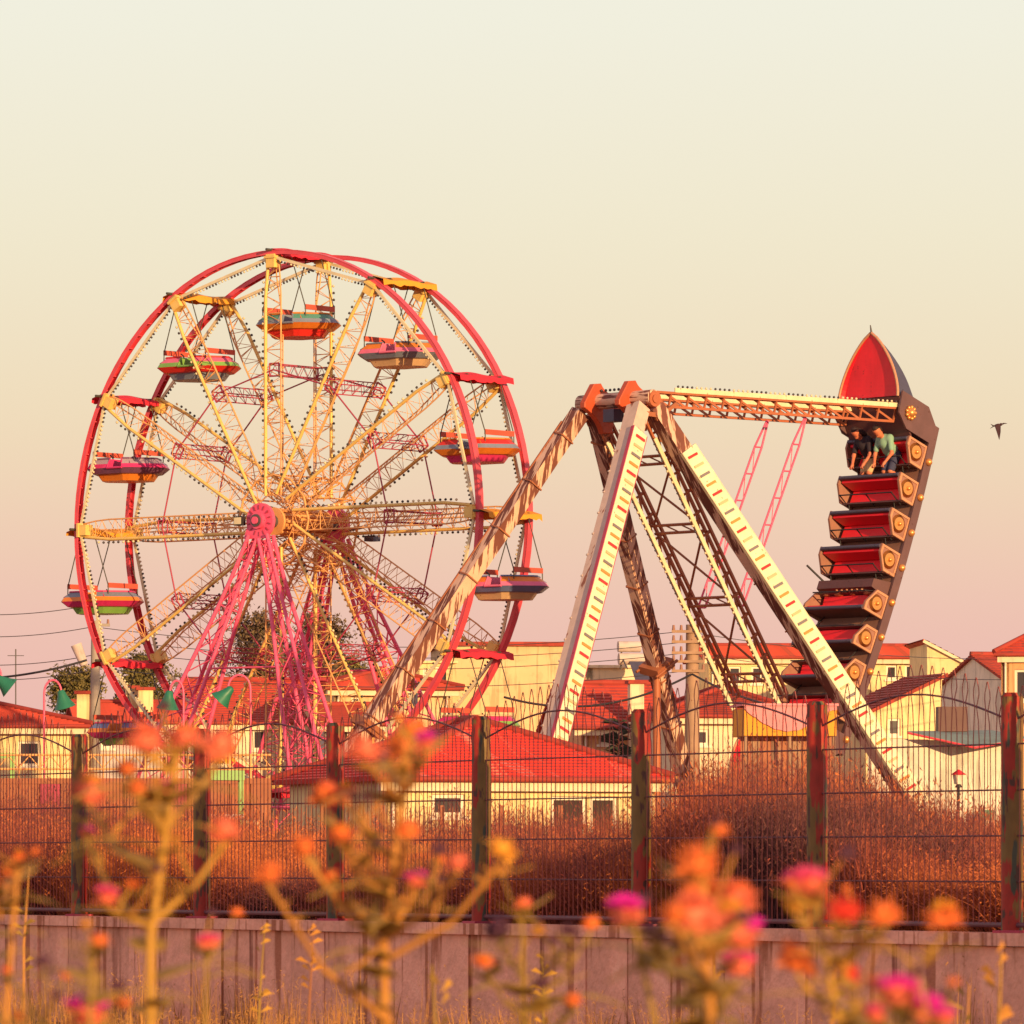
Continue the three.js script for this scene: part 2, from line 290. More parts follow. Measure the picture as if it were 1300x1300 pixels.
// the stand: pink end discs and four lattice legs
{
  const stand = thing('wheel_stand', 'pink lattice A-frame stand carrying the axle of the big wheel', 'ride stand', hub, wheelTurn);
  const footY = GY - hub[1];
  for (const s of [1, -1]) {
    const z = s * 1.35, d = new MB(); d.bar([0, 0, z - .05], [0, 0, z + .05], .42, .42, 28); d.bar([0, 0, z], [0, 0, z + s * .16], .2, .2, 18); d.bar([0, 0, z], [0, 0, z + s * .24], .09, .09, 12);
    const disc = mesh('bearing_disc', d, M.pink, stand), bolts = new MB();
    for (let k = 0; k < 14; k++) { const t = k / 14 * 2 * Math.PI; bolts.beam([Math.sin(t) * .27, Math.cos(t) * .27, z + s * .06], [Math.sin(t) * .37, Math.cos(t) * .37, z + s * .06], .025, .03, [0, 0, 1]); }
    mesh('bolt_ring', bolts, M.maroon, disc);
    const pl = new MB(); pl.prism([[-.50, -.42, z - .06], [.26, -.42, z - .06], [.12, .04, z - .06], [-.32, .02, z - .06]], [0, 0, .12 * 1]); mesh('bearing_plate', pl, M.pink, stand);
    for (const q of [-1, 1]) {
      const a = [q * .16, -.40, z], b = [q * 3.5, footY, s * 2.35], ax = nrm(sub(b, a)), e = nrm(sub([1, 0, 0], mul(ax, ax[0]))), f = cross(ax, e), L = len(sub(b, a)), N = 15;
      const w = t => .14 + .36 * sm(0, .75, t), pt = (t, i, j) => add(add(a, mul(ax, L * t)), add(mul(e, i * w(t)), mul(f, j * w(t) * .8)));
      const ch = new MB(), lc = new MB();
      for (let k = 0; k < N; k++) {
        const t0 = k / N, t1 = (k + 1) / N;
        for (const [i, j] of [[-1, -1], [1, -1], [1, 1], [-1, 1]]) ch.bar(pt(t0, i, j), pt(t1, i, j), .050, .050, 6, false);
        const ring = [[-1, -1], [1, -1], [1, 1], [-1, 1]];
        ring.forEach(([i, j], n) => { const [i2, j2] = ring[(n + 1) % 4]; lc.bar(pt(t0, i, j), pt(t1, i2, j2), .016, .016, 4, false); if (k % 2) lc.bar(pt(t0, i, j), pt(t0, i2, j2), .014, .014, 4, false); else lc.bar(pt(t0, i2, j2), pt(t1, i, j), .012, .012, 4, false); });
      }
      const leg = mesh('leg', ch, M.pink, stand); mesh('lacing', lc, M.pink, leg);
      mesh('foot_plate', new MB().box(b[0] - .5, b[0] + .5, footY - .05, footY + .04, b[2] - .5, b[2] + .5), M.steel, stand);
    }
    const tr = new MB(); tr.bar([-2.4, footY * .78, s * 2.1], [2.4, footY * .78, s * 2.1], .03); tr.bar([-1.2, footY * .4, s * 1.75], [1.2, footY * .4, s * 1.75], .026); mesh('tie_beam', tr, M.pink, stand);
  }
  const fl = new MB().box(-.72, -.46, -.10, .12, 1.38, 1.52); mesh('floodlight', fl, M.black, stand); mesh('floodlight_glass', new MB().box(-.70, -.48, -.07, .09, 1.522, 1.53), M.cream, stand);
  const f2 = new MB().box(.95, 1.25, -.42, -.28, -1.55, -1.3); mesh('floodlight', f2, M.shipBlue, stand); mesh('floodlight_arm', new MB().bar([1.1, -.28, -1.4], [1.0, -.05, -1.38], .02), M.shipBlue, stand); mesh('floodlight_bracket', new MB().bar([1.0, -.06, -1.38], [.1, -.2, -1.36], .025), M.steel, stand);
}
// gondolas: pointed boat hulls under level awnings, hung by rods from the rims
function rgb(k) { return { teal: [.10, .34, .27], slate: [.22, .26, .36], blue: [.16, .22, .46], orange: [.82, .24, .03], red: [.76, .035, .03], pink: [.84, .17, .32], magenta: [.72, .04, .20], green: [.22, .46, .10], lilac: [.48, .38, .46], purple: [.22, .09, .20], tan: [.72, .46, .26], yellow: [.86, .48, .06], grey: [.40, .36, .40] }[k]; }
const paintCache = {}; const hullPaint = k => paintCache[k] || (paintCache[k] = P(...rgb(k), .4));
function ringPts(L, W, y) { const p = [[-1, .10], [-.62, .86], [-.50, 1], [.04, 1], [.46, 1], [.62, .86], [1, .10], [1, -.10], [.62, -.86], [.5, -1], [-.5, -1], [-.62, -.86], [-1, -.10]]; return p.map(([a, b]) => [a * L, y, b * W]); }
const gRings = [[.90, .68, -1.50], [1.10, .78, -1.62], [1.20, .82, -1.72], [.96, .72, -1.85], [.84, .62, -1.87], [.70, .54, -2.02]].map(r => ringPts(...r));
const bandGeo = (lo, hi, skip) => { const m = new MB(), A = gRings[hi], B = gRings[lo]; for (let k = 0; k < A.length; k++) { if (skip && k === 3) continue; const j = (k + 1) % A.length; m.poly([A[j], A[k], B[k], B[j]], true); } return m; };
const gGeo = {
  top: bandGeo(1, 0, true).make(), mid: bandGeo(2, 1, true).make(), low: bandGeo(3, 2).make(), shelf: bandGeo(4, 3).make(),
  tub: (() => { const m = bandGeo(5, 4); m.poly(gRings[5]); return m.make(); })(),
  floor: (() => { const m = new MB(); m.poly(gRings[3].map(p => [p[0] * .97, -1.835, p[2] * .97])); return m.make(); })(),
  door: (() => { const m = new MB(), A = gRings[0], B = gRings[2], k = 3; const z = .80; m.bar(A[k], B[k], .022); m.bar(A[k + 1], B[k + 1], .022); m.bar(B[k], B[k + 1], .03); m.poly([A[k], B[k], add(B[k], [0, 0, -.5]), add(A[k], [0, 0, -.5])]); m.poly([A[k + 1], B[k + 1], add(B[k + 1], [0, 0, -.5]), add(A[k + 1], [0, 0, -.5])]); return m.make(); })(),
  seat: (() => { const m = new MB(); for (const s of [-1, 1]) { m.box(s * .62 - .16, s * .62 + .16, -1.74, -1.68, -.46, .46); } return m.make(); })(),
  rail: (() => { const m = new MB(), A = gRings[0]; for (let k = 0; k < A.length; k++) { if (k === 3) continue; m.bar(add(A[k], [0, .015, 0]), add(A[(k + 1) % A.length], [0, .015, 0]), .022, .022, 5); } for (const k of [1, 5, 8, 11]) m.bar(add(A[k], [0, -.02, 0]), add(gRings[1][k], [0, 0, 0]), .014, .014, 4); return m.make(); })(),
  board: (() => { const m = new MB().box(-.025, .025, -1.40, -1.28, -.52, .52); return m.make(); })(),
  rods: (() => { const m = new MB(); for (const z of [-.52, .52]) for (const s of [-1, 1]) { m.bar([s * .20, .02, z * 1.05], [s * .68, -1.34, z], .014, .014, 5); m.bar([s * .68, -1.34, z], [s * .69, -1.70, z], .014, .014, 5); } m.bar([-.22, .02, -.6], [.22, .02, -.6], .02); m.bar([-.22, .02, .6], [.22, .02, .6], .02); m.bar([0, .02, -1.16], [0, .02, 1.16], .032, .032, 8);
    m.bar([-.3, -1.72, .2], [-.33, -1.42, .2], .018); m.bar([-.33, -1.42, .2], [-.42, -1.36, .2], .018); m.bar([.3, -1.72, .2], [.33, -1.42, .2], .018); return m.make(); })(),
};
function canopyGeo(seed) {                             // awning sheet over the hanger bar with a ragged lower edge
  const r = rng(seed), m = new MB(), N = 16, z0 = -.97, z1 = .97, hw = .30, zs = []; let row = [[], [], [], [], []];
  for (let k = 0; k <= N; k++) { const z = z0 + (z1 - z0) * k / N, sag = .05 * Math.sin(k / N * Math.PI * 3 + seed) , e = R(-.035, .03, r), e2 = R(-.035, .03, r);
    row[0].push([-hw - .02, -.13 + e, z]); row[1].push([-hw, -.01 + sag * .4, z]); row[2].push([0, .075 + sag * .4, z]); row[3].push([hw, -.01 + sag * .4, z]); row[4].push([hw + .02, -.13 + e2, z]); }
  for (let q = 0; q < 4; q++) for (let k = 0; k < N; k++) m.poly([row[q][k], row[q][k + 1], row[q + 1][k + 1], row[q + 1][k]]);
  return m.make();
}
const canopies = [1, 2, 3].map(canopyGeo);
const gondolas = [
  [90, 'teal', 'slate', 'orange', 'red', 0, 'teal and orange boat gondola at the very top of the wheel'],
  [120, 'pink', 'green', 'red', 'slate', 1, 'pink and green boat gondola with blue tub under an orange awning'],
  [150, 'lilac', 'magenta', 'purple', 'orange', 0, 'lilac and magenta boat gondola with an orange tub under a red awning'],
  [180, 'slate', 'orange', 'magenta', 'green', 1, 'blue, orange and magenta boat gondola with a lime green tub'],
  [210, 'blue', 'orange', 'magenta', 'green', 0, 'blue and orange boat gondola low beside the yellow house, under a red awning'],
  [240, 'red', 'yellow', 'teal', 'tan', 1, 'red and yellow boat gondola near the ground beside the pink stand leg'],
  [270, 'green', 'pink', 'blue', 'orange', 0, 'green and pink boat gondola at the very bottom of the wheel'],
  [300, 'orange', 'teal', 'red', 'slate', 1, 'orange and teal boat gondola near the ground behind the red roof'],
  [330, 'magenta', 'green', 'tan', 'orange', 0, 'magenta and green boat gondola in front of the beige block above the red roof'],
  [0, 'orange', 'pink', 'blue', 'tan', 1, 'orange and pink boat gondola with a tan tub beside the peeling swing-ride leg'],
  [30, 'red', 'slate', 'orange', 'magenta', 0, 'red and grey boat gondola with a magenta tub under a red awning'],
  [60, 'orange', 'pink', 'slate', 'tan', 1, 'orange, pink and grey boat gondola under an orange awning high on the wheel'],
];
gondolas.forEach(([deg, a, b, c, d, can, label], n) => {
  const r = WR - .02, x = Math.cos(deg * D2R) * r, y = Math.sin(deg * D2R) * r;
  const g = thing('gondola', label, 'gondola', [hub[0] + x * Math.cos(TH), hub[1] + y, hub[2] + x * Math.sin(TH)], wheelTurn, 'boat gondolas hanging from the big wheel');
  mesh('upper_band', gGeo.top, hullPaint(a), g); mesh('middle_band', gGeo.mid, hullPaint(b), g); mesh('lower_band', gGeo.low, hullPaint(c), g); mesh('shelf', gGeo.shelf, hullPaint(c), g); mesh('tub', gGeo.tub, hullPaint(d), g);
  mesh('floor', gGeo.floor, M.maroon, g); mesh('doorway', gGeo.door, hullPaint(b), g); mesh('bench', gGeo.seat, hullPaint(n % 2 ? 'magenta' : 'purple'), g);
  for (const s of [-1, 1]) mesh('backrest_board', gGeo.board, M.boardRed, g).position.x = s * .68;
  mesh('top_rail', gGeo.rail, hullPaint(c), g); mesh('hanger_rods', gGeo.rods, M.rod, g); mesh('canopy', canopies[n % 3], can ? M.canopyOrange : M.canopyRed, g);
});
console.log('wheel done');
// ---------------------------------------------------------------- swinging ship ride
const VD = 138, VA = 41 * D2R, piv = at(783, 508, VD);
{
  const frame = thing('swing_frame', 'two peeling A-frames with white light-bar panels carrying the swinging ship', 'ride frame', piv, VA);
  const fy = GY - piv[1], L = [[-1, -1, 'L1'], [1, -1, 'L2'], [-1, 1, 'L3'], [1, 1, 'L4']];
  const barM = [mat(.55, .03, .03, .4), mat(.72, .46, .26, .5), mat(.20, .17, .19, .5), mat(.80, .27, .06, .45)];
  const barG = new MB().box(-.14, .14, -.03, .03, 0, .035).make();
  for (const [sx, sz, id] of L) {
    const a = [sx * .22, -.22, sz * .95], b = [sx * 6.76, fy, sz * 4.25], ax = nrm(sub(b, a)), Ln = len(sub(b, a));
    const side = nrm(sub([0, 0, 1], mul(ax, ax[2]))), across = cross(ax, side);
    const leg = mesh('leg', new MB().beam(a, b, sz > 0 ? .38 : .31, sz > 0 ? .36 : .33, side), id === 'L3' ? M.legPink : M.peel, frame);
    const pt = (t, i, j) => add(add(a, mul(ax, t)), add(mul(side, i), mul(across, j)));
    if (id === 'L2') mesh('cover_plate', new MB().beam(pt(.6, .168, 0), pt(Ln - .2, .168, 0), .03, .29, side), M.peel, leg);
    if (sz > 0) {
      const start = id === 'L3' ? .75 : 1.15;
      const panel = mesh('light_panel', new MB().beam(pt(start, .235, 0), pt(Ln - .3, .235, 0), .09, .42, side), M.panel, frame);
      const mtx = new THREE.Matrix4().makeBasis(new THREE.Vector3(...across), new THREE.Vector3(...ax), new THREE.Vector3(...side));
      if (mtx.determinant() < 0) mtx.makeBasis(new THREE.Vector3(...mul(across, -1)), new THREE.Vector3(...ax), new THREE.Vector3(...side));
      let q = 0;
      for (let t = start + .18; t < Ln - .45; t += .245, q++) {
        const o = mesh('light_bar', barG, barM[q % 4], panel); o.quaternion.setFromRotationMatrix(mtx); o.position.set(...pt(t, .272, (id === 'L3' ? -.03 : .03))); o.rotateZ(id === 'L3' ? .12 : -.12);
      }
      const ed = new MB(); for (const j of [-.222, .222]) ed.beam(pt(start, .235, j), pt(Ln - .3, .235, j), .09, .02, side); mesh('panel_edge', ed, id === 'L3' ? M.maroon : M.cream, panel);
    }
    const n = id === 'L3' ? 20 : 9;
    for (let k = 0; k < n; k++) { const t = .7 + (Ln - 1.5) * k / n, w = sz > 0 ? .195 : .172; const o = new MB(); if (sz > 0) { o.beam(pt(t, -w, -w), pt(t, w - .05, -w), .035, .05, ax); o.beam(pt(t, -w, -w), pt(t, -w, w), .035, .05, ax); } else for (const [p, r] of [[[-w, -w], [w, -w]], [[w, -w], [w, w]], [[w, w], [-w, w]], [[-w, w], [-w, -w]]]) o.beam(pt(t, ...p), pt(t, ...r), .03, .05, ax); mesh('strap', o, id === 'L3' ? M.wallLilac : M.brown, leg); }
    if (id === 'L1' || id === 'L2') { const j = Ln * (id === 'L1' ? .66 : .52), cl = new MB(); cl.beam(pt(j - .10, 0, 0), pt(j + .10, 0, 0), .58, .58, side); for (const w of [-.3, .3]) cl.bar(pt(j, w, -.38), pt(j, w, .38), .035); mesh('clamp', cl, M.brown, leg); const pp = pt(j, 0, 0); mesh('prop_post', new MB().bar([pp[0], pp[1], pp[2]], [pp[0], fy, pp[2]], .09, .09, 8), M.rustOrange, frame); }
    mesh('foot_plate', new MB().box(b[0] - .55, b[0] + .55, fy - .03, fy + .05, b[2] - .55, b[2] + .55), M.steel, frame);
    if (id === 'L1') { const w = new MB(); for (const j of [-.16, .16]) w.beam(pt(.4, -.165, j), pt(Ln - .2, -.165, j), .04, .05, side); mesh('edge_rail', w, M.brown, leg); }
  }
  // axle and the flared cover plates
  mesh('axle', new MB().bar([0, 0, -1.2], [0, 0, 1.2], .17, .17, 18), M.peel, frame);
  const xl = new MB(); for (let k = 0; k < 7; k++) xl.ball([0, .235, -.5 + k * .14], .035, 6); mesh('bulb_row', xl, M.bulbDark, frame);
  for (const z of [-1, 1]) {
    const sh = new THREE.Shape(); sh.moveTo(-.20, .42); sh.lineTo(.02, .44); sh.quadraticCurveTo(.18, .16, .66, .12); sh.lineTo(.70, -.10); sh.quadraticCurveTo(.42, -.26, .40, -.78); sh.lineTo(.12, -.80); sh.quadraticCurveTo(-.02, -.40, -.52, -.16); sh.lineTo(-.52, -.06); sh.lineTo(-.20, .42);
    const g = new THREE.ExtrudeGeometry(sh, { depth: .14, bevelEnabled: true, bevelSize: .025, bevelThickness: .025, bevelSegments: 2, curveSegments: 10 });
    const pl = mesh('cover_plate', g, M.apex, frame); pl.position.z = z > 0 ? .46 : -.68; pl.scale.setScalar(.86);
    mesh('bearing', new MB().bar([.05, -.04, z * 1.2], [.05, -.04, z * 1.34], .23, .20, 20).bar([.05, -.04, z * 1.3], [.05, -.04, z * 1.38], .11, .11, 14), M.rustOrange, pl).position.z = -pl.position.z;
    const br = new MB(); br.beam([-.3, -.35, z * 1.12], [.62, -.42, z * 1.12], .08, .10, [0, 0, 1]); br.beam([.15, -.48, z * 1.12], [.75, -.1, z * 1.12], .06, .08, [0, 0, 1]); mesh('apex_brace', br, M.brown, frame);
  }
  mesh('junction_box', new MB().box(-.18, .12, -.48, -.2, -.25, .1), M.shipBlue, frame);
}
// the ship, swung up to one side: u runs along the ship to the bow, v is up for its riders, w across
const PH = -22 * D2R, cP = Math.cos(PH), sP = Math.sin(PH);
const S = (uc, v, w) => { const u = uc - .94; return [cP * -v - sP * u, sP * -v + cP * u, w]; };   // uc is measured from the ship's middle
const vt = u => -7.80 + .012 * u * u;                  // height of the bench backs along the ship
const ship = thing('swinging_ship', 'dark swinging ship with red benches and gold lamps hanging at the top of its swing', 'pirate ship', piv, VA);
{
  const polar = (r, a, off, z) => [r * Math.cos(a) - off * Math.sin(a), r * Math.sin(a) + off * Math.cos(a), z];
  for (const [ang, sgn] of [[0, 1], [-57 * D2R, -1]]) for (const z of [.78, -.78]) {
    const m = new MB(), r0 = .3, r1 = 7.75;
    for (const [o, zz] of [[.15, -.09], [.15, .09], [-.15, 0]]) m.beam(polar(r0, ang, o, z + zz), polar(r1, ang, o, z + zz), .07, .055, [0, 0, 1]);
    for (let k = 0; k < 14; k++) { const a = r0 + (r1 - r0) * k / 14, b = r0 + (r1 - r0) * (k + 1) / 14; m.beam(polar(a, ang, .15, z - .09), polar(b, ang, -.15, z), .03, .05, [0, 0, 1]); m.beam(polar(b, ang, .15, z + .09), polar(b, ang, -.15, z), .03, .05, [0, 0, 1]); m.beam(polar(a, ang, .15, z - .09), polar(a, ang, .15, z + .09), .03, .04, [Math.cos(ang), Math.sin(ang), 0]); }
    const arm = mesh('arm', m, M.rustOrange, ship);
    const o = sgn * .215, st = new MB().beam(polar(.9, ang, o, z + .13), polar(7.9, ang, o, z + .13), .03, .10, [0, 0, 1]); mesh('light_strip', st, M.cream, arm);
    const bd = new MB(), bp = new MB(); let q = 0; for (let r = 1.0; r < 7.85; r += .14, q++) ((q >> 2) % 2 ? bp : bd).ball(polar(r, ang, sgn * .295, z + .13), .030, 6);
    mesh('bulb_row', bd, M.bulbDark, arm).userData.kind = 'stuff'; mesh('bulb_row', bp, M.bulbPale, arm).userData.kind = 'stuff';
  }
  // rungs and crossed rods between the two lower arms
  const la = -57 * D2R;
  for (const r of [1.55, 3.3, 5.2, 7.2]) { const m = new MB(); for (const o of [-.10, .10]) m.beam(polar(r, la, 0, -.78).map((v, i) => i === 2 ? v : v + (i === 0 ? Math.cos(la) : Math.sin(la)) * o), polar(r, la, 0, .78).map((v, i) => i === 2 ? v : v + (i === 0 ? Math.cos(la) : Math.sin(la)) * o), .05, .05, [Math.cos(la), Math.sin(la), 0]); m.beam(polar(r - .08, la, 0, -.3), polar(r + .08, la, 0, 0), .03, .03, [0, 1, 0]); m.beam(polar(r - .08, la, 0, .2), polar(r + .08, la, 0, .5), .03, .03, [0, 1, 0]); mesh('rung', m, M.brown, ship); }
  for (const [r0, r1] of [[1.65, 3.2], [3.4, 5.1], [5.3, 7.1]]) { mesh('cross_rod', new MB().bar(polar(r0, la, 0, -.75), polar(r1, la, 0, .75), .028), M.brown, ship); mesh('cross_rod', new MB().bar(polar(r0, la, .06, .75), polar(r1, la, .06, -.75), .028), M.brown, ship); }
  // pink struts between upper and lower arms
  for (const z of [.62, -.62]) { const m = new MB(), a = polar(5.15, 0, -.18, z), b = polar(5.45, la, .18, z), N = 7, pt = (t, i) => add(mix(a, b, t), [i * (.02 + .09 * sm(0, .15, t)) , 0, 0]); for (let k = 0; k < N; k++) { for (const i of [-1, 1]) m.bar(pt(k / N, i), pt((k + 1) / N, i), .026, .026, 5, false); m.bar(pt(k / N, -1), pt((k + 1) / N, 1), .014, .014, 4, false); m.bar(pt((k + 1) / N, -1), pt((k + 1) / N, 1), .018, .018, 4, false); } mesh('strut', m, M.pink, ship); }
  // hull: curved floor, dark side bands with gold studs
  const floor = new MB(), N = 18, u0 = -4.05, u1 = 4.05, vf = u => vt(u) - .60;
  for (let k = 0; k < N; k++) { const a = u0 + (u1 - u0) * k / N, b = u0 + (u1 - u0) * (k + 1) / N; floor.hex([S(a, vf(a) - .06, 1), S(b, vf(b) - .06, 1), S(b, vf(b) - .06, -1), S(a, vf(a) - .06, -1), S(a, vf(a), 1), S(b, vf(b), 1), S(b, vf(b), -1), S(a, vf(a), -1)]); }
  mesh('deck_floor', floor, M.shipBrown, ship);
  for (const z of [1.0, -1.06]) { const m = new MB(); for (let k = 0; k < N; k++) { const a = u0 + (u1 - u0) * k / N, b = u0 + (u1 - u0) * (k + 1) / N; m.hex([S(a, vf(a) - .20, z + .06), S(b, vf(b) - .20, z + .06), S(b, vf(b) - .20, z), S(a, vf(a) - .20, z), S(a, vf(a) + .02, z + .06), S(b, vf(b) + .02, z + .06), S(b, vf(b) + .02, z), S(a, vf(a) + .02, z)]); }
    const band = mesh('hull_band', m, M.shipHull, ship); if (z > 0) for (let u = -3.7; u < 4; u += .86) { const o = mesh('stud_lamp', new THREE.SphereGeometry(.085, 12, 8), M.gold, band); o.position.set(...S(u, vf(u) - .09, z + .08)); } }
  { const m = new MB(); for (let k = 0; k < N; k++) { const a = u0 + (u1 - u0) * k / N, b = u0 + (u1 - u0) * (k + 1) / N; m.poly([S(a, vf(a) - .21, 1.05), S(b, vf(b) - .21, 1.05), S(b, vf(b) - .26, 0), S(a, vf(a) - .26, 0)]); m.poly([S(a, vf(a) - .21, -1.05), S(b, vf(b) - .21, -1.05), S(b, vf(b) - .26, 0), S(a, vf(a) - .26, 0)]); } mesh('hull_bottom', m, M.shipHull, ship); }
  // bow and stern: decks that come to a point, V-shaped hull below, dark bulkhead towards the benches
  for (const e of [1, -1]) {
    const Q = (u, v, w) => S(e * u, v, w), NN = 12, hull = new MB(), deck = new MB(), rail = new MB(), rowsD = [], rowsH = [];
    for (let k = 0; k <= NN; k++) {
      const p = k / NN, u = 4.22 + 1.42 * p, w = .95 * Math.pow(Math.max(0, 1 - Math.pow(p, 1.7)), .82) + .012, vd = -7.00 + .47 * Math.pow(p, 1.1), vk = -8.22 + 1.62 * Math.pow(p, 1.5);
      rowsH.push([[w, vd], [w * .97, mix([vd], [vk], .45)[0]], [w * .62, mix([vd], [vk], .85)[0]], [0, vk], [-w * .62, mix([vd], [vk], .85)[0]], [-w * .97, mix([vd], [vk], .45)[0]], [-w, vd]].map(q => Q(u, q[1], q[0])));
      const wi = Math.max(.004, w - .05); rowsD.push([[wi, vd], [wi * .94, vd - .09 * (1 - p)], [-wi * .94, vd - .09 * (1 - p)], [-wi, vd]].map(q => Q(u, q[1], q[0])));
    }
    for (let k = 0; k < NN; k++) { for (let j = 0; j < 6; j++) hull.poly([rowsH[k][j], rowsH[k + 1][j], rowsH[k + 1][j + 1], rowsH[k][j + 1]]); for (let j = 0; j < 3; j++) deck.poly([rowsD[k][j], rowsD[k + 1][j], rowsD[k + 1][j + 1], rowsD[k][j + 1]]); for (const j of [0, 6]) rail.bar(rowsH[k][j], rowsH[k + 1][j], .035, .035, 6, false); }
    const h = mesh(e > 0 ? 'bow' : 'stern', hull, M.shipBlue, ship); mesh('foredeck', deck, M.shipRed, h); mesh('gunwale', rail, M.copper, h);
    mesh('prow_tip', new MB().bar(Q(5.62, -6.56, 0), Q(5.80, -6.44, 0), .03, .012), M.steel, h);
    const bh = new MB(); bh.poly([[.94, -7.0], [.92, -7.5], [.6, -8.0], [0, -8.15], [-.6, -8.0], [-.92, -7.5], [-.94, -7.0]].map(q => Q(4.23, q[1], q[0]))); mesh('bulkhead', bh, M.shipDark, h); mesh('dash_panel', new MB().prism([Q(3.54, -7.72, 1.0), Q(3.54, -7.72, -1.0), Q(4.24, -7.04, -1.0), Q(4.24, -7.04, 1.0)], sub(Q(0, 0, 0), Q(.03, -.03, 0))), M.shipDark, h);
    for (const z of [1.012, -1.062]) mesh('side_panel', new MB().prism([Q(4.36, -7.02, z), Q(3.85, -7.10, z), Q(3.60, -7.45, z), Q(3.60, vf(3.5), z), Q(4.02, vf(4.0) - .10, z), Q(4.36, -7.92, z)], [0, 0, .05]), M.shipHull, h);
    const sb = new MB(); const c = Q(3.98, -7.42, 1.09); for (let k = 0; k < 9; k++) { const t = k / 9 * 2 * Math.PI; sb.ball(add(c, [Math.cos(t) * .13, Math.sin(t) * .13, 0]), .05, 6); } sb.ball(c, .11, 10); mesh('flower_lamp', sb, M.gold, h);
  }
  // benches: upper rows face down the ship, lower rows face up it
  const rows = [[3.46, 1], [2.58, 1], [1.72, 1], [.84, 1], [-.66, -1], [-1.52, -1], [-2.38, -1], [-3.26, -1]];
  for (const [ub, f] of rows) {
    const v = vt(ub), B = (du, dv, w) => S(ub - f * du, v + dv, w), W = .96;
    const shell = new MB();
    shell.hex([B(.10, -.60, W), B(.02, -.60, W), B(.02, -.60, -W), B(.10, -.60, -W), B(.04, 0, W), B(-.04, 0, W), B(-.04, 0, -W), B(.04, 0, -W)]);
    shell.hex([B(.46, -.60, W), B(.10, -.60, W), B(.10, -.60, -W), B(.46, -.60, -W), B(.46, -.54, W), B(.10, -.54, W), B(.10, -.54, -W), B(.46, -.54, -W)]);
    shell.hex([B(.48, -.56, W), B(.44, -.56, W), B(.44, -.56, -W), B(.48, -.56, -W), B(.54, -.26, W), B(.50, -.26, W), B(.50, -.26, -W), B(.54, -.26, -W)]);
    const bench = mesh('bench', shell, M.shipDark, ship);
    mesh('seat_cushion', new MB().hex([B(.46, -.46, W - .14), B(.14, -.46, W - .14), B(.14, -.46, -W + .14), B(.46, -.46, -W + .14), B(.46, -.36, W - .14), B(.14, -.38, W - .14), B(.14, -.38, -W + .14), B(.46, -.36, -W + .14)]), M.cushion, bench);
    mesh('back_cushion', new MB().hex([B(.17, -.34, W - .14), B(.09, -.34, W - .14), B(.09, -.34, -W + .14), B(.17, -.34, -W + .14), B(.10, -.04, W - .04), B(.045, -.04, W - .04), B(.045, -.04, -W + .04), B(.10, -.04, -W + .04)]), M.cushion, bench);
    mesh('top_rail', new MB().bar(B(0, .02, -W), B(0, .02, W), .045, .045, 8), M.shipBlue, bench);
    for (const z of [W, -W - .05]) {
      const out = [[-.06, .02], [.14, .02], [.52, -.22], [.52, -.60], [-.06, -.60]];
      const sp = mesh('side_panel', new MB().prism(out.map(q => B(q[0], q[1], z)), [0, 0, .05]), M.shipBrown, bench);
      const zz = z > 0 ? z + .05 : z - .012, ins = (k) => out.map(q => [.22 + (q[0] - .22) * k, -.30 + (q[1] + .30) * k]);
      const fr = new MB(), o1 = ins(.98), o2 = ins(.80); for (let k = 0; k < 5; k++) { const j = (k + 1) % 5; fr.prism([B(...o1[k], zz), B(...o1[j], zz), B(...o2[j], zz), B(...o2[k], zz)], [0, 0, .02]); } mesh('panel_frame', fr, M.copper, bench);
      if (z > 0) { const c = B(.21, -.30, zz), l = new MB(); l.bar(c, add(c, [0, 0, .035]), .215, .15, 22); mesh('lamp_dish', l, M.gold, bench); mesh('lamp_bulb', new MB().ball(add(c, [0, 0, .05]), .05, 10), M.gold, bench); }
    }
    const lb = new MB(); lb.bar(B(.42, -.02, -W + .1), B(.42, -.02, W - .1), .018); for (const z of [-W + .12, 0, W - .12]) lb.bar(B(.42, -.02, z), B(.56, -.40, z), .014); lb.bar(B(.54, -.3, -W + .2), B(.95, -.55, -W + .2), .014); lb.bar(B(.54, -.3, W - .25), B(.95, -.55, W - .25), .014); mesh('lap_bar', lb, M.black, bench);
  }
  // painted divider in the middle of the ship
  { const v = vt(0), d = new MB(); d.hex([S(-.20, v - .60, .98), S(.20, v - .60, .98), S(.20, v - .60, -.98), S(-.20, v - .60, -.98), S(-.10, v - .12, .9), S(.10, v - .12, .9), S(.10, v - .12, -.9), S(-.10, v - .12, -.9)]); const dv = mesh('divider', d, M.shipDark, ship);
    const o = new MB(), o2 = new MB(); for (const [w, r] of [[.62, .11], [-.35, .10], [.1, .07], [-.75, .08]]) o.geo(new THREE.SphereGeometry(r, 10, 6), new THREE.Matrix4().makeScale(1, .6, 1.6).setPosition(...S(-.15, v - .36, w))); for (let k = 0; k < 16; k++) o2.ball(S(-.115 - .02 * (k % 2), v - .20 - .04 * (k % 3), -.3 + k * .055), .035, 6); mesh('painted_medallion', o, M.rustOrange, dv); mesh('painted_scroll', o2, M.copper, dv);
    mesh('divider_mast', new MB().bar(S(.1, v - .2, -.8), S(.32, v + .28, -1.0), .025), M.black, ship); }
}
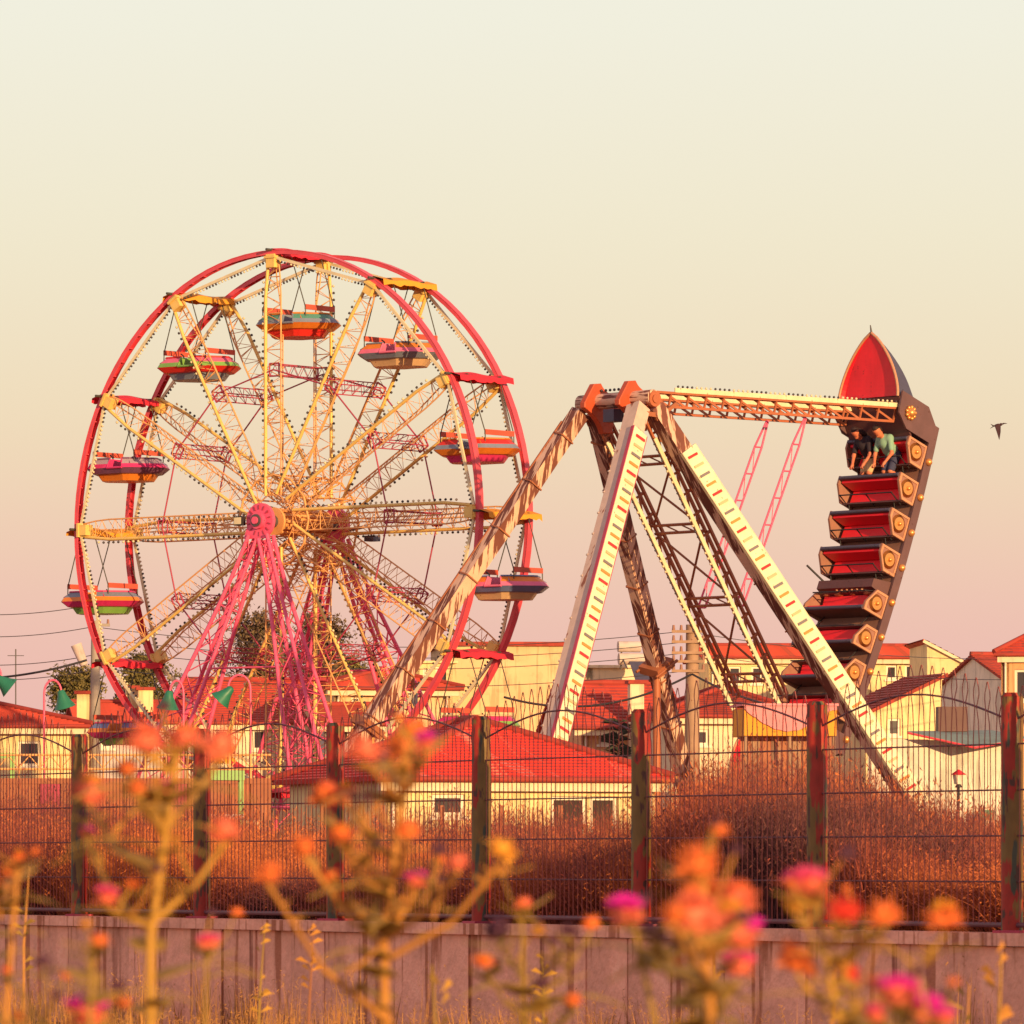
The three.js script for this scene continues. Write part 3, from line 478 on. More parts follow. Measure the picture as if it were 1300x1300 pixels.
// ---------------------------------------------------------------- riders
function sdfMesh(bones, box, res, k = .035, clip) {    // bones: [a, b, ra, rb]; box: centre and half size
  const mc = new MarchingCubes(res, new THREE.MeshBasicMaterial(), false, false, 60000); mc.isolation = 0;
  const [c, h] = box, n = mc.size, hs = n / 2;
  for (let z = 0; z < n; z++) for (let y = 0; y < n; y++) for (let x = 0; x < n; x++) {
    const p = [c[0] + (x - hs) / hs * h, c[1] + (y - hs) / hs * h, c[2] + (z - hs) / hs * h]; let d = 9;
    for (const [a, b, ra, rb] of bones) { const ab = sub(b, a), t = Math.max(0, Math.min(1, dot(sub(p, a), ab) / (dot(ab, ab) || 1))), q = len(sub(p, add(a, mul(ab, t)))) - (ra + (rb - ra) * t); const e = Math.max(k - Math.abs(d - q), 0) / k; d = Math.min(d, q) - e * e * k * .25; }
    if (clip) d = Math.max(d, clip(p));
    mc.field[x + y * n + z * n * n] = -d;
  }
  mc.update();
  const m = mc.count, P3 = new Float32Array(m * 3); for (let q = 0; q < m * 3; q++) P3[q] = mc.positionArray[q] * h + c[q % 3];
  const g = new THREE.BufferGeometry(); g.setAttribute('position', new THREE.BufferAttribute(P3, 3)); g.setAttribute('normal', new THREE.BufferAttribute(new Float32Array(mc.normalArray.slice(0, m * 3)), 3)); g.setAttribute('uv', new THREE.BufferAttribute(new Float32Array(m * 2), 2)); return g;
}
function rider(label, w, o) {
  const ub = 3.46, v = vt(ub), g = thing('person', label, 'person', piv, VA, 'riders on the top bench of the ship');
  const H = [ub - .27, v - .27], q = (f, up, ww) => S(H[0] - f, H[1] + up, w + ww);           // f: forward, up: away from the seat
  const T = (t, ww, fo = 0) => q(-.52 * t + fo, .80 * t, ww);                                  // along the reclined spine
  const hip = q(0, .02, 0), chest = T(.40, 0, .03), neck = T(.56, 0, .05), head = q(-.30 + .03, .60, 0), crown = q(-.30 - .01, .70, 0);
  const arms = [], hands = [], bones = [], shirt = [], shorts = [];
  bones.push([hip, chest, .13, .15], [T(.2, -.07), T(.2, .07), .12, .12], [T(.46, -.11), T(.46, .11), .095, .095], [chest, neck, .12, .065], [neck, head, .055, .06], [head, crown, .085, .095], [q(-.30 + .11, .62, 0), q(-.30 + .125, .615, 0), .018, .014]);
  for (const s of [-1, 1]) {
    const sh = T(.50, s * .18), el = q(.10, .30, s * (.25 + .02)), wr = q(.36, .34, s * o.grip), kn = q(.42, .03, s * .10), an = q(.50, -.40, s * .10 + o.leg), toe = q(.66, -.45, s * .12 + o.leg);
    bones.push([sh, el, .052, .042], [el, wr, .042, .030], [wr, q(.42, .36, s * o.grip), .030, .026], [q(.02, .0, s * .09), kn, .092, .062], [kn, an, .058, .040], [an, toe, .042, .03]);
    shirt.push([sh, mix(sh, el, .72), .072, .064]); shorts.push([q(.0, .0, s * .09), mix(q(.02, 0, s * .09), kn, .86), .112, .086]);
    for (let f = 0; f < 5; f++) hands.push(f < 4 ? [q(.42, .37, s * o.grip + (f - 1.5) * .02), q(.455, .365, s * o.grip + (f - 1.5) * .02), q(.46, .335, s * o.grip + (f - 1.5) * .02)] : [q(.37, .35, s * (o.grip - .03)), q(.40, .33, s * (o.grip - .045)), q(.43, .325, s * (o.grip - .04))]);
  }
  shirt.push([T(.04, 0), chest, .155, .175], [T(.2, -.07), T(.2, .07), .14, .14], [T(.46, -.12), T(.46, .12), .112, .112], [chest, T(.52, 0, .03), .14, .095]); shorts.push([T(.0, -.06), T(.0, .06), .15, .15]);
  const cB = [q(.18, .15, 0), .85];
  const body = sdfMesh(bones, cB, 72), fm = new MB(); for (const h of hands) fm.path(h, .010, 5);
  const fg = fm.make().toNonIndexed(); const bm = mesh('body', mergeGeometries([body, fg]), o.skin, g);
  mesh('shirt', sdfMesh(shirt, cB, 64), o.shirt, g); mesh('shorts', sdfMesh(shorts, cB, 64, .03), o.shorts, g);
  mesh('hair', sdfMesh([[q(-.345, .64, 0), q(-.33, .735, 0), .085, .085], ...(o.long ? [[q(-.36, .62, -.05), q(-.36, .42, -.08), .07, .05], [q(-.36, .62, .05), q(-.36, .42, .08), .07, .05]] : [])], cB, 64, .03), o.hair, g);
  const ey = new MB(); for (const s of [-1, 1]) ey.ball(q(-.30 + .092, .655, s * .033), .011, 6); mesh('eyes', ey, M.black, g);
  mesh('mouth', new MB().bar(q(-.30 + .112, .575, -.02), q(-.30 + .112, .575, .02), .006), M.maroon, g);
  if (o.extra) o.extra(g, q, T);
}
rider('person in a pale green shirt and navy shorts gripping the lap bar of the ship', .34, { grip: .16, leg: .10, skin: mat(.62, .20, .11, .6), shirt: mat(.26, .46, .36, .9), shorts: mat(.05, .055, .13, .9), hair: mat(.03, .015, .015, .7) });
rider('person in a dark floral top and pale patterned shorts on the ship\'s top bench', -.36, { grip: .18, leg: .04, long: true, skin: mat(.62, .19, .11, .6), shirt: mat(.03, .02, .035, .9), shorts: mat(.66, .46, .26, .9), hair: mat(.035, .015, .02, .7),
  extra: (g, q, T) => { const m = new MB(), r = rng(5); for (let k = 0; k < 16; k++) m.geo(new THREE.SphereGeometry(R(.02, .042, r), 7, 5), new THREE.Matrix4().makeScale(.5, .6, 1).setPosition(...T(R(.06, .46, r), R(-.13, .13, r), .165))); mesh('printed_flowers', m, mat(.82, .52, .26, .8), g); } });
console.log('ship done');
// ---------------------------------------------------------------- retaining wall and the fence on it
const WT = 1.07;                                      // top of the wall
const fd = nrm(sub(FK(1), FK(0))), fn = [fd[2] > 0 ? fd[2] : -fd[2], 0, fd[2] > 0 ? -fd[0] : fd[0]];  // along the fence and towards the camera
const fnc = fn[2] > 0 ? fn : mul(fn, -1), fTurn = Math.atan2(fd[2], -fd[0]);
const span = len(sub(FK(1), FK(0)));
{
  const o = FK(9), w = thing('retaining_wall', 'stained concrete panel wall under the metal fence', 'wall', [o[0], 0, o[2]], fTurn);   // local x runs to the near end
  const Ltot = span * 11.5, n = Math.round(Ltot / .72), pw = Ltot / n, r = rng(31), vars = [];
  for (let k = 0; k < 6; k++) { const h = WT - .10 + R(-.004, .004, r), m = new MB(); m.hex([[0.006, -.3, .0], [pw - .006, -.3, .0], [pw - .006, -.3, -.14], [.006, -.3, -.14], [.012, h, .0], [pw - .012, h, .0], [pw - .012, h, -.14], [.012, h, -.14]]); for (let q = 0; q < m.u.length; q += 2) { m.u[q] += k * .77; m.u[q + 1] += k * .31; } vars.push(m.make()); }
  for (let k = 0; k < n; k++) { const p = mesh('wall_panel', vars[(k * 5 + (k >> 2)) % 6], M.concrete, w); p.position.set(k * pw, 0, .12 + R(-.012, .012, r)); p.rotation.y = R(-.022, .022, r); }
  const backing = new MB().box(0, Ltot, -.3, WT - .12, -.12, -.03); mesh('backing', backing, M.concrete, w);
  for (let k = 0; k < 8; k++) mesh('coping', new MB().box(k * Ltot / 8 + .004, (k + 1) * Ltot / 8 - .004, WT - .098, WT, -.12, .17), M.concrete, w);

  const f = thing('metal_fence', 'tall metal fence of looped pickets between paint-peeled posts', 'fence', [o[0], WT, o[2]], fTurn);
  const railM = mat(.14, .05, .075, .55), pickM = mat(.36, .085, .075, .55), NP = 17, X = k => (9 - k) * span;
  const post = new MB().bar([0, 0, 0], [0, 1.80, 0], .085, .085, 14).bar([0, 1.80, 0], [0, 1.83, 0], .088, .06, 14).make(), flange = new MB().box(-.13, .13, 0, .02, -.11, .11).make();
  const arch = t => 1.63 + .22 * Math.sin(Math.PI * t);
  for (let k = 9; k >= -2; k--) {
    const p = mesh('post', post, M.postPaint, f); p.position.x = X(k); p.rotation.y = k * 1.9 + 2.2; mesh('flange', flange, M.maroon, p);
    if (k === -2) break;
    for (const y of [.06, .39, .74, 1.09, 1.44]) mesh('rail', new MB().bar([X(k) + .07, y, 0], [X(k - 1) - .07, y, 0], y < .1 ? .022 : .0075, y < .1 ? .022 : .0075, 6), railM, f);
    const ar = new MB(), pts = []; for (let q = 0; q <= 14; q++) { const t = q / 14; pts.push([X(k) + .07 + (span - .14) * t, arch(t), 0]); } ar.path(pts, .0085, 6); mesh('arched_rail', ar, railM, f);
    for (let q = 0; q < NP; q++) {
      const t = (q + .5) / NP, x = X(k) + .09 + (span - .18) * t, a = arch(t), m = new MB();
      for (const s of [-1, 1]) m.path([[x + s * .042, .06, .014], [x + s * .042, a - .26, .014], [x + s * .030, a - .10, .014], [x + s * .014, a, .02], [x + s * .040, a + .10, .014], [x + s * .034, a + .15, .014], [x + s * .004, a + .23, .014]], .0045, 4);
      mesh('picket', m, pickM, f);
    }
  }
}
// ---------------------------------------------------------------- houses
function wallShape(W, H, holes, gable) {
  const s = new THREE.Shape(); s.moveTo(0, -.3); s.lineTo(W, -.3); s.lineTo(W, H); if (gable) s.lineTo(W / 2, H + gable); s.lineTo(0, H); s.lineTo(0, -.3);
  for (const [x, y, w, h] of holes) { const p = new THREE.Path(); p.moveTo(x, y); p.lineTo(x, y + h); p.lineTo(x + w, y + h); p.lineTo(x + w, y); p.lineTo(x, y); s.holes.push(p); }
  const g = new THREE.ExtrudeGeometry(s, { depth: .22, bevelEnabled: false }); g.translate(0, 0, -.22); return g;
}
function windowIn(parent, [x, y, w, h, kind]) {
  const fr = new MB(), t = .07; fr.box(x, x + t, y, y + h, -.14, -.06).box(x + w - t, x + w, y, y + h, -.14, -.06).box(x + t, x + w - t, y, y + t, -.14, -.06).box(x + t, x + w - t, y + h - t, y + h, -.14, -.06);
  if (w > .8) fr.box(x + w / 2 - .035, x + w / 2 + .035, y + t, y + h - t, -.13, -.07);
  const f = mesh(kind === 'door' ? 'door_frame' : 'window', fr, M.frameWhite, parent); mesh('pane', new MB().box(x + t, x + w - t, y + t, y + h - t, -.115, -.10), kind === 'door' ? M.dark : M.glass, f);
  if (kind !== 'door') mesh('sill', new MB().box(x - .06, x + w + .06, y - .07, y - .002, -.06, .06), M.frameWhite, f);
}
function slope(a, b, c, d, m = new MB(), step = .22) { // tiled roof plane: eave a-b, ridge d-c, laid in stepped courses
  const L = (len(sub(d, a)) + len(sub(c, b))) / 2, n = Math.max(2, Math.round(L / step)); let up = nrm(cross(sub(b, a), sub(d, a))); if (up[1] < 0) up = mul(up, -1);
  const off = mul(up, .03);
  for (let k = 0; k < n; k++) {
    const t0 = k / n, t1 = (k + 1) / n, p = mix(a, d, t0), q = mix(b, c, t0), r = mix(b, c, t1), s = mix(a, d, t1);
    const P4 = [add(p, off), add(q, off), r, s]; const nn = cross(sub(P4[1], P4[0]), sub(P4[3], P4[0])), flip = nn[1] < 0;
    const base = m.u.length; m.poly(len(sub(r, s)) < .02 ? P4.slice(0, 3) : P4, flip);
    for (let j = base, e = 0; j < m.u.length; j += 2, e++) { }
    m.poly([p, q, add(q, off), add(p, off)], flip);
  }
  const lo = [a, b, c, d].map(x => add(x, mul(up, -.07))); m.poly(len(sub(c, d)) < .02 ? lo.slice(0, 3) : lo); m.poly([a, b, lo[1], lo[0]]); m.poly([b, c, lo[2], lo[1]]); m.poly([d, a, lo[0], lo[3]]);
  return m;
}
function house(name, label, o) {
  const p = at(o.px, 0, o.d), g = thing(name, label, o.category || 'house', [p[0], GY, p[2]], (o.yaw || 0) * D2R), H = hgt(o.eave, o.d) - GY, { W, D } = o, rh = o.rh || 0, ov = o.over ?? .35;
  const wins = { front: [], side: [], right: [] }; for (const [f, px0, py0, px1, py1, kind] of o.windows || []) {   // given by photo pixels on that wall's distance
    const c = Math.cos((o.yaw || 0) * D2R), s = Math.sin((o.yaw || 0) * D2R), sc = F / o.d; if (f === 'front') { const x = (px0 - o.px) / sc / c, w = (px1 - px0) / sc / c, y = hgt(py1, o.d) - GY, h = (py1 - py0) / sc; wins.front.push([x, y, w, h, kind]); } else { const x = D - (o.px - px0) / sc / s, w = (px1 - px0) / sc / s; wins.side.push([x, hgt(py1, o.d) - GY, w, (py1 - py0) / sc, kind]); } }
  const gz = o.roof === 'gz' ? rh : 0, gx = o.roof === 'gx' ? rh : 0;
  const front = mesh('wall', wallShape(W, H, wins.front, gz), o.wall, g); wins.front.forEach(w => windowIn(front, w));
  const side = mesh('wall', wallShape(D, H, wins.side, gx), o.sideWall || o.wall, g); side.rotation.y = -Math.PI / 2; side.position.set(.002, 0, -D); wins.side.forEach(w => windowIn(side, w));
  side.scale.set(1, 1, 1);
  const right = mesh('wall', wallShape(D, H, [], gx), o.wall, g); right.rotation.y = Math.PI / 2; right.position.set(W - .002, 0, 0);
  const back = mesh('wall', wallShape(W, H, [], gz), o.wall, g); back.rotation.y = Math.PI; back.position.set(W, 0, -D);
  const rm = o.roofM || M.roofRed, x0 = -ov, x1 = W + ov, z1 = ov, z0 = -D - ov, e = H - (o.roof === 'flat' ? 0 : .0), top = H + rh;
  if (o.roof === 'hip') {
    const ri = Math.min(W, D) / 2, a = W >= D ? [[ri, top, -D / 2], [W - ri, top, -D / 2]] : [[W / 2, top, -ri], [W / 2, top, -D + ri]];
    const q = W >= D, A = [x0, e, z1], B = [x1, e, z1], Cc = [x1, e, z0], Dd = [x0, e, z0];
    mesh('roof_slope', slope(A, B, q ? a[1] : a[0], a[0]), rm, g); mesh('roof_slope', slope(B, Cc, q ? a[1] : a[1], q ? a[1] : a[0]), rm, g); mesh('roof_slope', slope(Cc, Dd, q ? a[0] : a[1], a[1]), rm, g); mesh('roof_slope', slope(Dd, A, q ? a[0] : a[0], q ? a[0] : a[1]), rm, g);
    const rc = new MB(); rc.bar(add(a[0], [0, .02, 0]), add(a[1], [0, .02, 0]), .09); for (const [c1, c2] of q ? [[A, a[0]], [Dd, a[0]], [B, a[1]], [Cc, a[1]]] : [[A, a[0]], [B, a[0]], [Cc, a[1]], [Dd, a[1]]]) rc.bar(add(c1, [0, .05, 0]), add(c2, [0, .02, 0]), .08); mesh('ridge_tiles', rc, M.roofDark, g);
  } else if (o.roof === 'gx') {
    const zr = -D / 2, k = rh / (D / 2) * ov;
    mesh('roof_slope', slope([x0, e - k, z1], [x1, e - k, z1], [x1, top, zr], [x0, top, zr]), rm, g); mesh('roof_slope', slope([x1, e - k, z0], [x0, e - k, z0], [x0, top, zr], [x1, top, zr]), rm, g); mesh('ridge_tiles', new MB().bar([x0, top + .03, zr], [x1, top + .03, zr], .1), M.roofDark, g);
  } else if (o.roof === 'gz') {
    const xr = W / 2, k = rh / (W / 2) * ov;
    mesh('roof_slope', slope([x0, e - k, z0], [x0, e - k, z1], [xr, top, z1], [xr, top, z0]), rm, g); mesh('roof_slope', slope([x1, e - k, z1], [x1, e - k, z0], [xr, top, z0], [xr, top, z1]), rm, g); mesh('ridge_tiles', new MB().bar([xr, top + .03, z0], [xr, top + .03, z1], .1), M.roofDark, g);
  } else { mesh('flat_roof', new MB().box(-.15, W + .15, H + .003, H + (o.cap || .18), -D - .15, .15), o.capM || M.roofDark, g); }
  if (o.roof === 'hip' || o.roof === 'gx') mesh('eave_board', new MB().box(x0 + .1, x1 - .1, e - .24 - (o.roof === 'gx' ? rh / (D / 2) * ov : 0), e - .07 - (o.roof === 'gx' ? rh / (D / 2) * ov : 0), .012, ov - .04), M.wallCream, g);
  if (o.roof === 'hip' || o.roof === 'gx') for (const x of [.12, W - .12]) mesh('downpipe', new MB().path([[x, 0, .05], [x, e - .35, .05], [x, e - .2, ov * .6]], .035, 6), M.frameWhite, g);
  if (o.roof === 'hip' || o.roof === 'gx') { const gy = e - .03 - (o.roof === 'gx' ? rh / (D / 2) * ov : 0); mesh('gutter', new MB().bar([x0, gy, z1 + .03], [x1, gy, z1 + .03], .055, .055, 7), M.roofDark, g); }
  for (const [cx, cz, w, topPy, cm] of o.chimneys || []) { const t = hgt(topPy, o.d - cz) - GY, x = (cx - o.px) * (o.d - cz) / F, c = mesh('chimney', new MB().box(x - w / 2, x + w / 2, H * .7, t, cz - w / 2, cz + w / 2), cm || M.wallYellow, g); mesh('chimney_cap', new MB().box(x - w / 2 - .07, x + w / 2 + .07, t + .002, t + .09, cz - w / 2 - .07, cz + w / 2 + .07), M.roofDark, c); }
  return g;
}
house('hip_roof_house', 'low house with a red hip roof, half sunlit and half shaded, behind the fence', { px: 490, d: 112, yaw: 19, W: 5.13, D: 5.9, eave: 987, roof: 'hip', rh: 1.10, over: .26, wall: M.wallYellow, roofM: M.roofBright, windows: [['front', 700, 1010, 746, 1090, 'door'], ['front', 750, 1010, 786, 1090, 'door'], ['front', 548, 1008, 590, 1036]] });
house('yellow_house', 'yellow rendered house with a red hip roof beside the green-shaded lamp', { px: -330, d: 170, yaw: 6, W: 9.2, D: 7, eave: 920, roof: 'hip', rh: .95, over: .35, wall: M.wallYellow, chimneys: [[104, -1.2, .36, 880]], windows: [['front', -40, 940, -10, 975], ['front', 20, 940, 48, 972]] });
house('long_house', 'long house under a plain red tiled roof behind the pink wheel legs', { px: 246, d: 194, yaw: 6, W: 5.6, D: 7, eave: 913, roof: 'gx', rh: 1.30, over: .25, wall: M.wallCream, windows: [['front', 270, 926, 290, 952], ['front', 320, 926, 340, 952], ['front', 382, 926, 402, 952]] });
house('low_house', 'low grey-walled house with two yellow chimneys on its red roof', { px: 104, d: 186, yaw: 7, W: 3.3, D: 6, eave: 914, roof: 'gx', rh: .58, over: .25, wall: M.wallLilac, chimneys: [[172, -2.2, .34, 874], [188, -1.5, .44, 876]], windows: [['front', 128, 928, 144, 950], ['front', 200, 928, 214, 950]] });
house('gable_house', 'small cream house with a red hip roof and brick pillar behind the wheel', { px: 424, d: 190, yaw: 12, W: 3.6, D: 5, eave: 873, roof: 'hip', rh: .62, wall: M.wallBeige, windows: [['front', 446, 884, 458, 912]] });
house('garage', 'grey garage with a dark red roof beside the foot of the peeling leg', { px: 412, d: 180, yaw: 4, W: 1.7, D: 3, eave: 914, roof: 'gx', rh: .45, wall: M.wallGrey, roofM: M.roofDark, category: 'garage', windows: [['front', 420, 922, 444, 945, 'door']] });
house('beige_block', 'tall windowless beige block with a thin red roof edge', { px: 560, d: 205, yaw: 4, W: 4.75, D: 6, eave: 820, roof: 'flat', cap: .14, capM: M.roofDark, wall: M.wallBeige, category: 'building' });
house('stair_wing', 'narrow yellow building with tall slit windows against the beige block', { px: 524, d: 201, yaw: 6, W: 1.30, D: 4, eave: 842, roof: 'flat', cap: .08, capM: M.wallYellow, wall: M.wallYellow, category: 'building', windows: [['front', 537, 848, 542, 878], ['front', 553, 838 + 8, 570, 882]] });
house('flat_roof_building', 'pale flat-roofed building carrying a solar water heater', { px: 744, d: 214, yaw: 3, W: 2.0, D: 5, eave: 848, roof: 'flat', cap: .1, capM: M.wallCream, wall: M.wallCream, category: 'building' });
house('red_roof_house', 'house with a big red gable roof and a white chimney beside the beige block', { px: 738, d: 178, yaw: 10, W: 2.75, D: 5, eave: 916, roof: 'gx', rh: 1.15, wall: M.wallOrange, roofM: M.roofRed, chimneys: [[806, .3, .40, 868, M.wallCream]], windows: [['front', 760, 924, 778, 945]] });
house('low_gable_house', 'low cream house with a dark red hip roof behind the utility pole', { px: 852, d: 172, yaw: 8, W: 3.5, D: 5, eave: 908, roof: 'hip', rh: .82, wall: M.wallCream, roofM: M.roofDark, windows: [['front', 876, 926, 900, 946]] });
house('row_house', 'long yellow house with small windows under a flat red tiled eave', { px: 900, d: 216, yaw: 4, W: 7.7, D: 6, eave: 832, roof: 'gx', rh: .42, over: .3, wall: M.wallYellow, windows: [['front', 925, 846, 941, 868], ['front', 954, 846, 968, 868], ['front', 1126, 844, 1140, 862], ['front', 1150, 843, 1164, 861]] });
function shedHouse(name, label, o) {                  // house under a single slope: left and right wall heights differ
  const p = at(o.px, 0, o.d), g = thing(name, label, 'house', [p[0], GY, p[2]], o.yaw * D2R), { W, D } = o, hL = hgt(o.yL, o.d) - GY, hR = hgt(o.yR, o.d) - GY, sh = new THREE.Shape(); sh.moveTo(0, -.3); sh.lineTo(W, -.3); sh.lineTo(W, hR); sh.lineTo(0, hL); sh.lineTo(0, -.3);
  const wins = (o.windows || []).map(([x0, y0, x1, y1]) => { const k = o.d / F / Math.cos(o.yaw * D2R); return [(x0 - o.px) * k, hgt(y1, o.d) - GY, (x1 - x0) * k, (y1 - y0) * o.d / F]; });
  for (const [x, y, w, h] of wins) { const q = new THREE.Path(); q.moveTo(x, y); q.lineTo(x, y + h); q.lineTo(x + w, y + h); q.lineTo(x + w, y); q.lineTo(x, y); sh.holes.push(q); }
  const f = mesh('wall', new THREE.ExtrudeGeometry(sh, { depth: .22, bevelEnabled: false }).translate(0, 0, -.22), o.wall, g); wins.forEach(w => windowIn(f, w));
  mesh('wall', new MB().box(0, .2, -.3, hL - .02, -D, -.225), o.wall, g); mesh('wall', new MB().box(W - .2, W, -.3, hR - .06, -D, -.225), o.wall, g); mesh('wall', new MB().box(.205, W - .205, -.3, Math.min(hL, hR) - .05, -D, -D + .2), o.wall, g);
  const k = (hR - hL) / W, ov = .14; mesh('roof_slope', slope(...(hL < hR ? [[-ov, hL - k * ov + .02, -D - ov], [-ov, hL - k * ov + .02, ov], [W + ov, hR + k * ov + .02, ov], [W + ov, hR + k * ov + .02, -D - ov]] : [[W + ov, hR + k * ov + .02, ov], [W + ov, hR + k * ov + .02, -D - ov], [-ov, hL - k * ov + .02, -D - ov], [-ov, hL - k * ov + .02, ov]])), o.roofM, g); mesh('verge', new MB().beam([-ov, hL - k * ov - .04, ov - .02], [W + ov, hR + k * ov - .04, ov - .02], .05, .10, [0, 0, 1]), o.vergeM || M.roofDark, g);
}
shedHouse('gable_end_house', 'tall yellow wall sloping down beside the end of the long red eave', { px: 1177, d: 207, yaw: 3, W: 1.75, D: 5, yL: 815, yR: 850, wall: M.wallYellow, roofM: M.roofRed, vergeM: M.wallCream });
shedHouse('lean_to_house', 'yellow house with a dark red roof falling away to one side behind the white stall', { px: 1098, d: 190, yaw: 14, W: 2.45, D: 4, yL: 905, yR: 857, wall: M.wallYellow, roofM: M.roofDark, windows: [[1128, 912, 1144, 934]] });
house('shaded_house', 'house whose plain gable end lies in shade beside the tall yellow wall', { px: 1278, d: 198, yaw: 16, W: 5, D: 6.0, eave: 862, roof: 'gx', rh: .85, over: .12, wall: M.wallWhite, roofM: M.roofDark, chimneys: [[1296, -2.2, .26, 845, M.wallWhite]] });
house('corner_house', 'peach house with a red hip roof and tall window behind the last fence post', { px: 1271, d: 174, yaw: -6, W: 1.5, D: 5, eave: 830, roof: 'hip', rh: .55, over: .2, wall: M.wallOrange, roofM: M.roofRed, windows: [['front', 1288, 850, 1304, 890]] });
{ // solar heater on the flat roof
  const c = at(800, 848, 212), s = thing('solar_heater', 'roof-top solar water heater with two pink tanks and a blue panel', 'water heater', c, .2);
  mesh('tank', new MB().bar([-.42, .72, 0], [.35, .72, 0], .19, .19, 14), M.wallLilac, s); mesh('tank', new MB().bar([-.42, .30, .1], [.9, .30, .1], .20, .20, 14), M.wallLilac, s);
  mesh('collector', new MB().hex([[.0, -.55, 1.0], [1.1, -.55, 1.0], [1.1, -.52, .9], [0, -.52, .9], [-.1, .25, .25], [.9, .25, .25], [.9, .28, .2], [-.1, .28, .2]]), M.shipBlue, s);
  for (const x of [-.3, .7]) mesh('rack_leg', new MB().bar([x, -.05, -.1], [x, .6, 0], .03).bar([x, -.05, .9], [x, .3, .2], .03), M.steel, s);
}
{ const d = 99, p = at(335, 0, d), sc = F / d, W = 380 / sc, g = thing('garden_fence', 'low fence of fine pickets in front of the red hip-roofed house', 'fence', [p[0], GY, p[2]], .12), H = hgt(1022, d) - GY, n = Math.round(W / .075), m = new MB();
  for (let k = 0; k < n; k++) { const x = k * W / n, t = (k % 24) / 24; m.bar([x, .05, 0], [x, H - .12 + .10 * Math.sin(Math.PI * t), 0], .007, .007, 4); } mesh('pickets', m, M.brown, g).userData.kind = 'stuff';
  for (const y of [.15, H - .42]) mesh('rail', new MB().bar([0, y, -.015], [W, y, -.015], .012), M.brown, g); for (let k = 0; k <= 5; k++) mesh('post', new MB().box(k * W / 5 - .035, k * W / 5 + .035, 0, H, -.09, -.02), M.brown, g); }
// ---------------------------------------------------------------- stalls and platforms of the fair
{
  const d = 128, sc = F / d, p = at(945, 0, d), W = 118 / sc, y0 = hgt(934, d) - GY, y1 = hgt(896, d) - GY, g = thing('orange_stall', 'orange cloth stall with a pink scalloped top', 'stall', [p[0], GY, p[2]], .1);
  mesh('cloth', new MB().box(0, W, y0, y1 - .05, -1.8, 0), M.canopyOrange, g);
  const n = 8, v = new MB(), pts = []; for (let k = 0; k <= 24; k++) { const t = k / 24; pts.push([t * W, y1 - .06 - .44 * Math.sin(Math.PI * Math.min(1, t * 1.05)) ** 1.0 - .03 * Math.abs(Math.sin(t * 24)), .04]); }
  for (let k = 0; k < 24; k++) v.poly([pts[k], pts[k + 1], [pts[k + 1][0], y1 + .04, .04], [pts[k][0], y1 + .04, .04]]); mesh('valance', v, P(.82, .30, .36, .8), g);
  mesh('top', new MB().box(-.05, W + .05, y1 + .002, y1 + .05, -1.85, .08), P(.82, .30, .36, .8), g);
  for (const x of [.04, W / 2, W - .04]) mesh('post', new MB().bar([x, 0, -.1], [x, y0, -.1], .035), M.wood, g); mesh('counter', new MB().box(0, W, .7, 1.0, -.5, -.12), M.brown, g); for (let k = 0; k < 9; k++) mesh('board', new MB().box(k * W / 9 + .006, (k + 1) * W / 9 - .006, .1, y0 - .01, -.66, -.62), k % 2 ? M.wood : M.brown, g);
}
{
  const d = 148, sc = F / d, p = at(1104, 0, d), W = 176 / sc, y1 = hgt(936, d) - GY, g = thing('white_stall', 'white panelled stall with a grey-green awning and red edge', 'stall', [p[0], GY, p[2]], .06), n = 7;
  for (let k = 0; k < n; k++) mesh('panel', new MB().box(k * W / n + .01, (k + 1) * W / n - .01, .2, y1 - .02 - .10 * (k / n), -.06, 0), M.wallWhite, g);
  for (let k = 0; k <= n; k++) mesh('post', new MB().box(k * W / n - .03, k * W / n + .03, 0, y1 - .06, -.14, -.062), M.frameWhite, g);
  const aw = new MB(); aw.prism([[.85, y1 + .10, .35], [W - .9, y1 - .26, .9], [W + .5, y1 - .04, .1], [W - .2, y1 + .16, -1.2], [1.8, y1 + .14, -1.2]], [0, .04, 0]); mesh('awning', aw, P(.22, .30, .30, .8), g);
  const ed = new MB(); ed.bar([.85, y1 + .10, .36], [W - .9, y1 - .26, .92], .03); ed.bar([W - .9, y1 - .26, .92], [W + .5, y1 - .04, .12], .03); mesh('edge_trim', ed, M.rimRed, g);
  mesh('chair_back', new MB().box(2.55, 2.9, 1.62, 1.86, .5, .55), M.green, g); mesh('floor', new MB().box(-.2, W + .3, 0, .18, -2, .6), M.brown, g);
  mesh('cabinet', new MB().box(1.75, 2.45, y1 - .0 + .16, y1 + .75, -1.4, -.9), M.shipDark, g);
}
{
  const p = at(1217, 978, 146), g = thing('lantern', 'small white lantern with a red roof on a dark stem by the white stall', 'lantern', [p[0], GY, p[2]], .3), y = p[1] - GY;
  mesh('stem', new MB().bar([0, 0, 0], [0, y - .3, 0], .03), M.black, g); mesh('glass_box', new MB().hex([[-.08, y - .32, .08], [.08, y - .32, .08], [.08, y - .32, -.08], [-.08, y - .32, -.08], [-.11, y - .10, .11], [.11, y - .10, .11], [.11, y - .10, -.11], [-.11, y - .10, -.11]]), M.wallWhite, g); mesh('cap', new MB().bar([0, y - .10, 0], [0, y + .02, 0], .20, .02, 8), M.canopyRed, g); mesh('collar', new MB().bar([0, y - .40, 0], [0, y - .322, 0], .10, .05, 8), M.black, g);
}
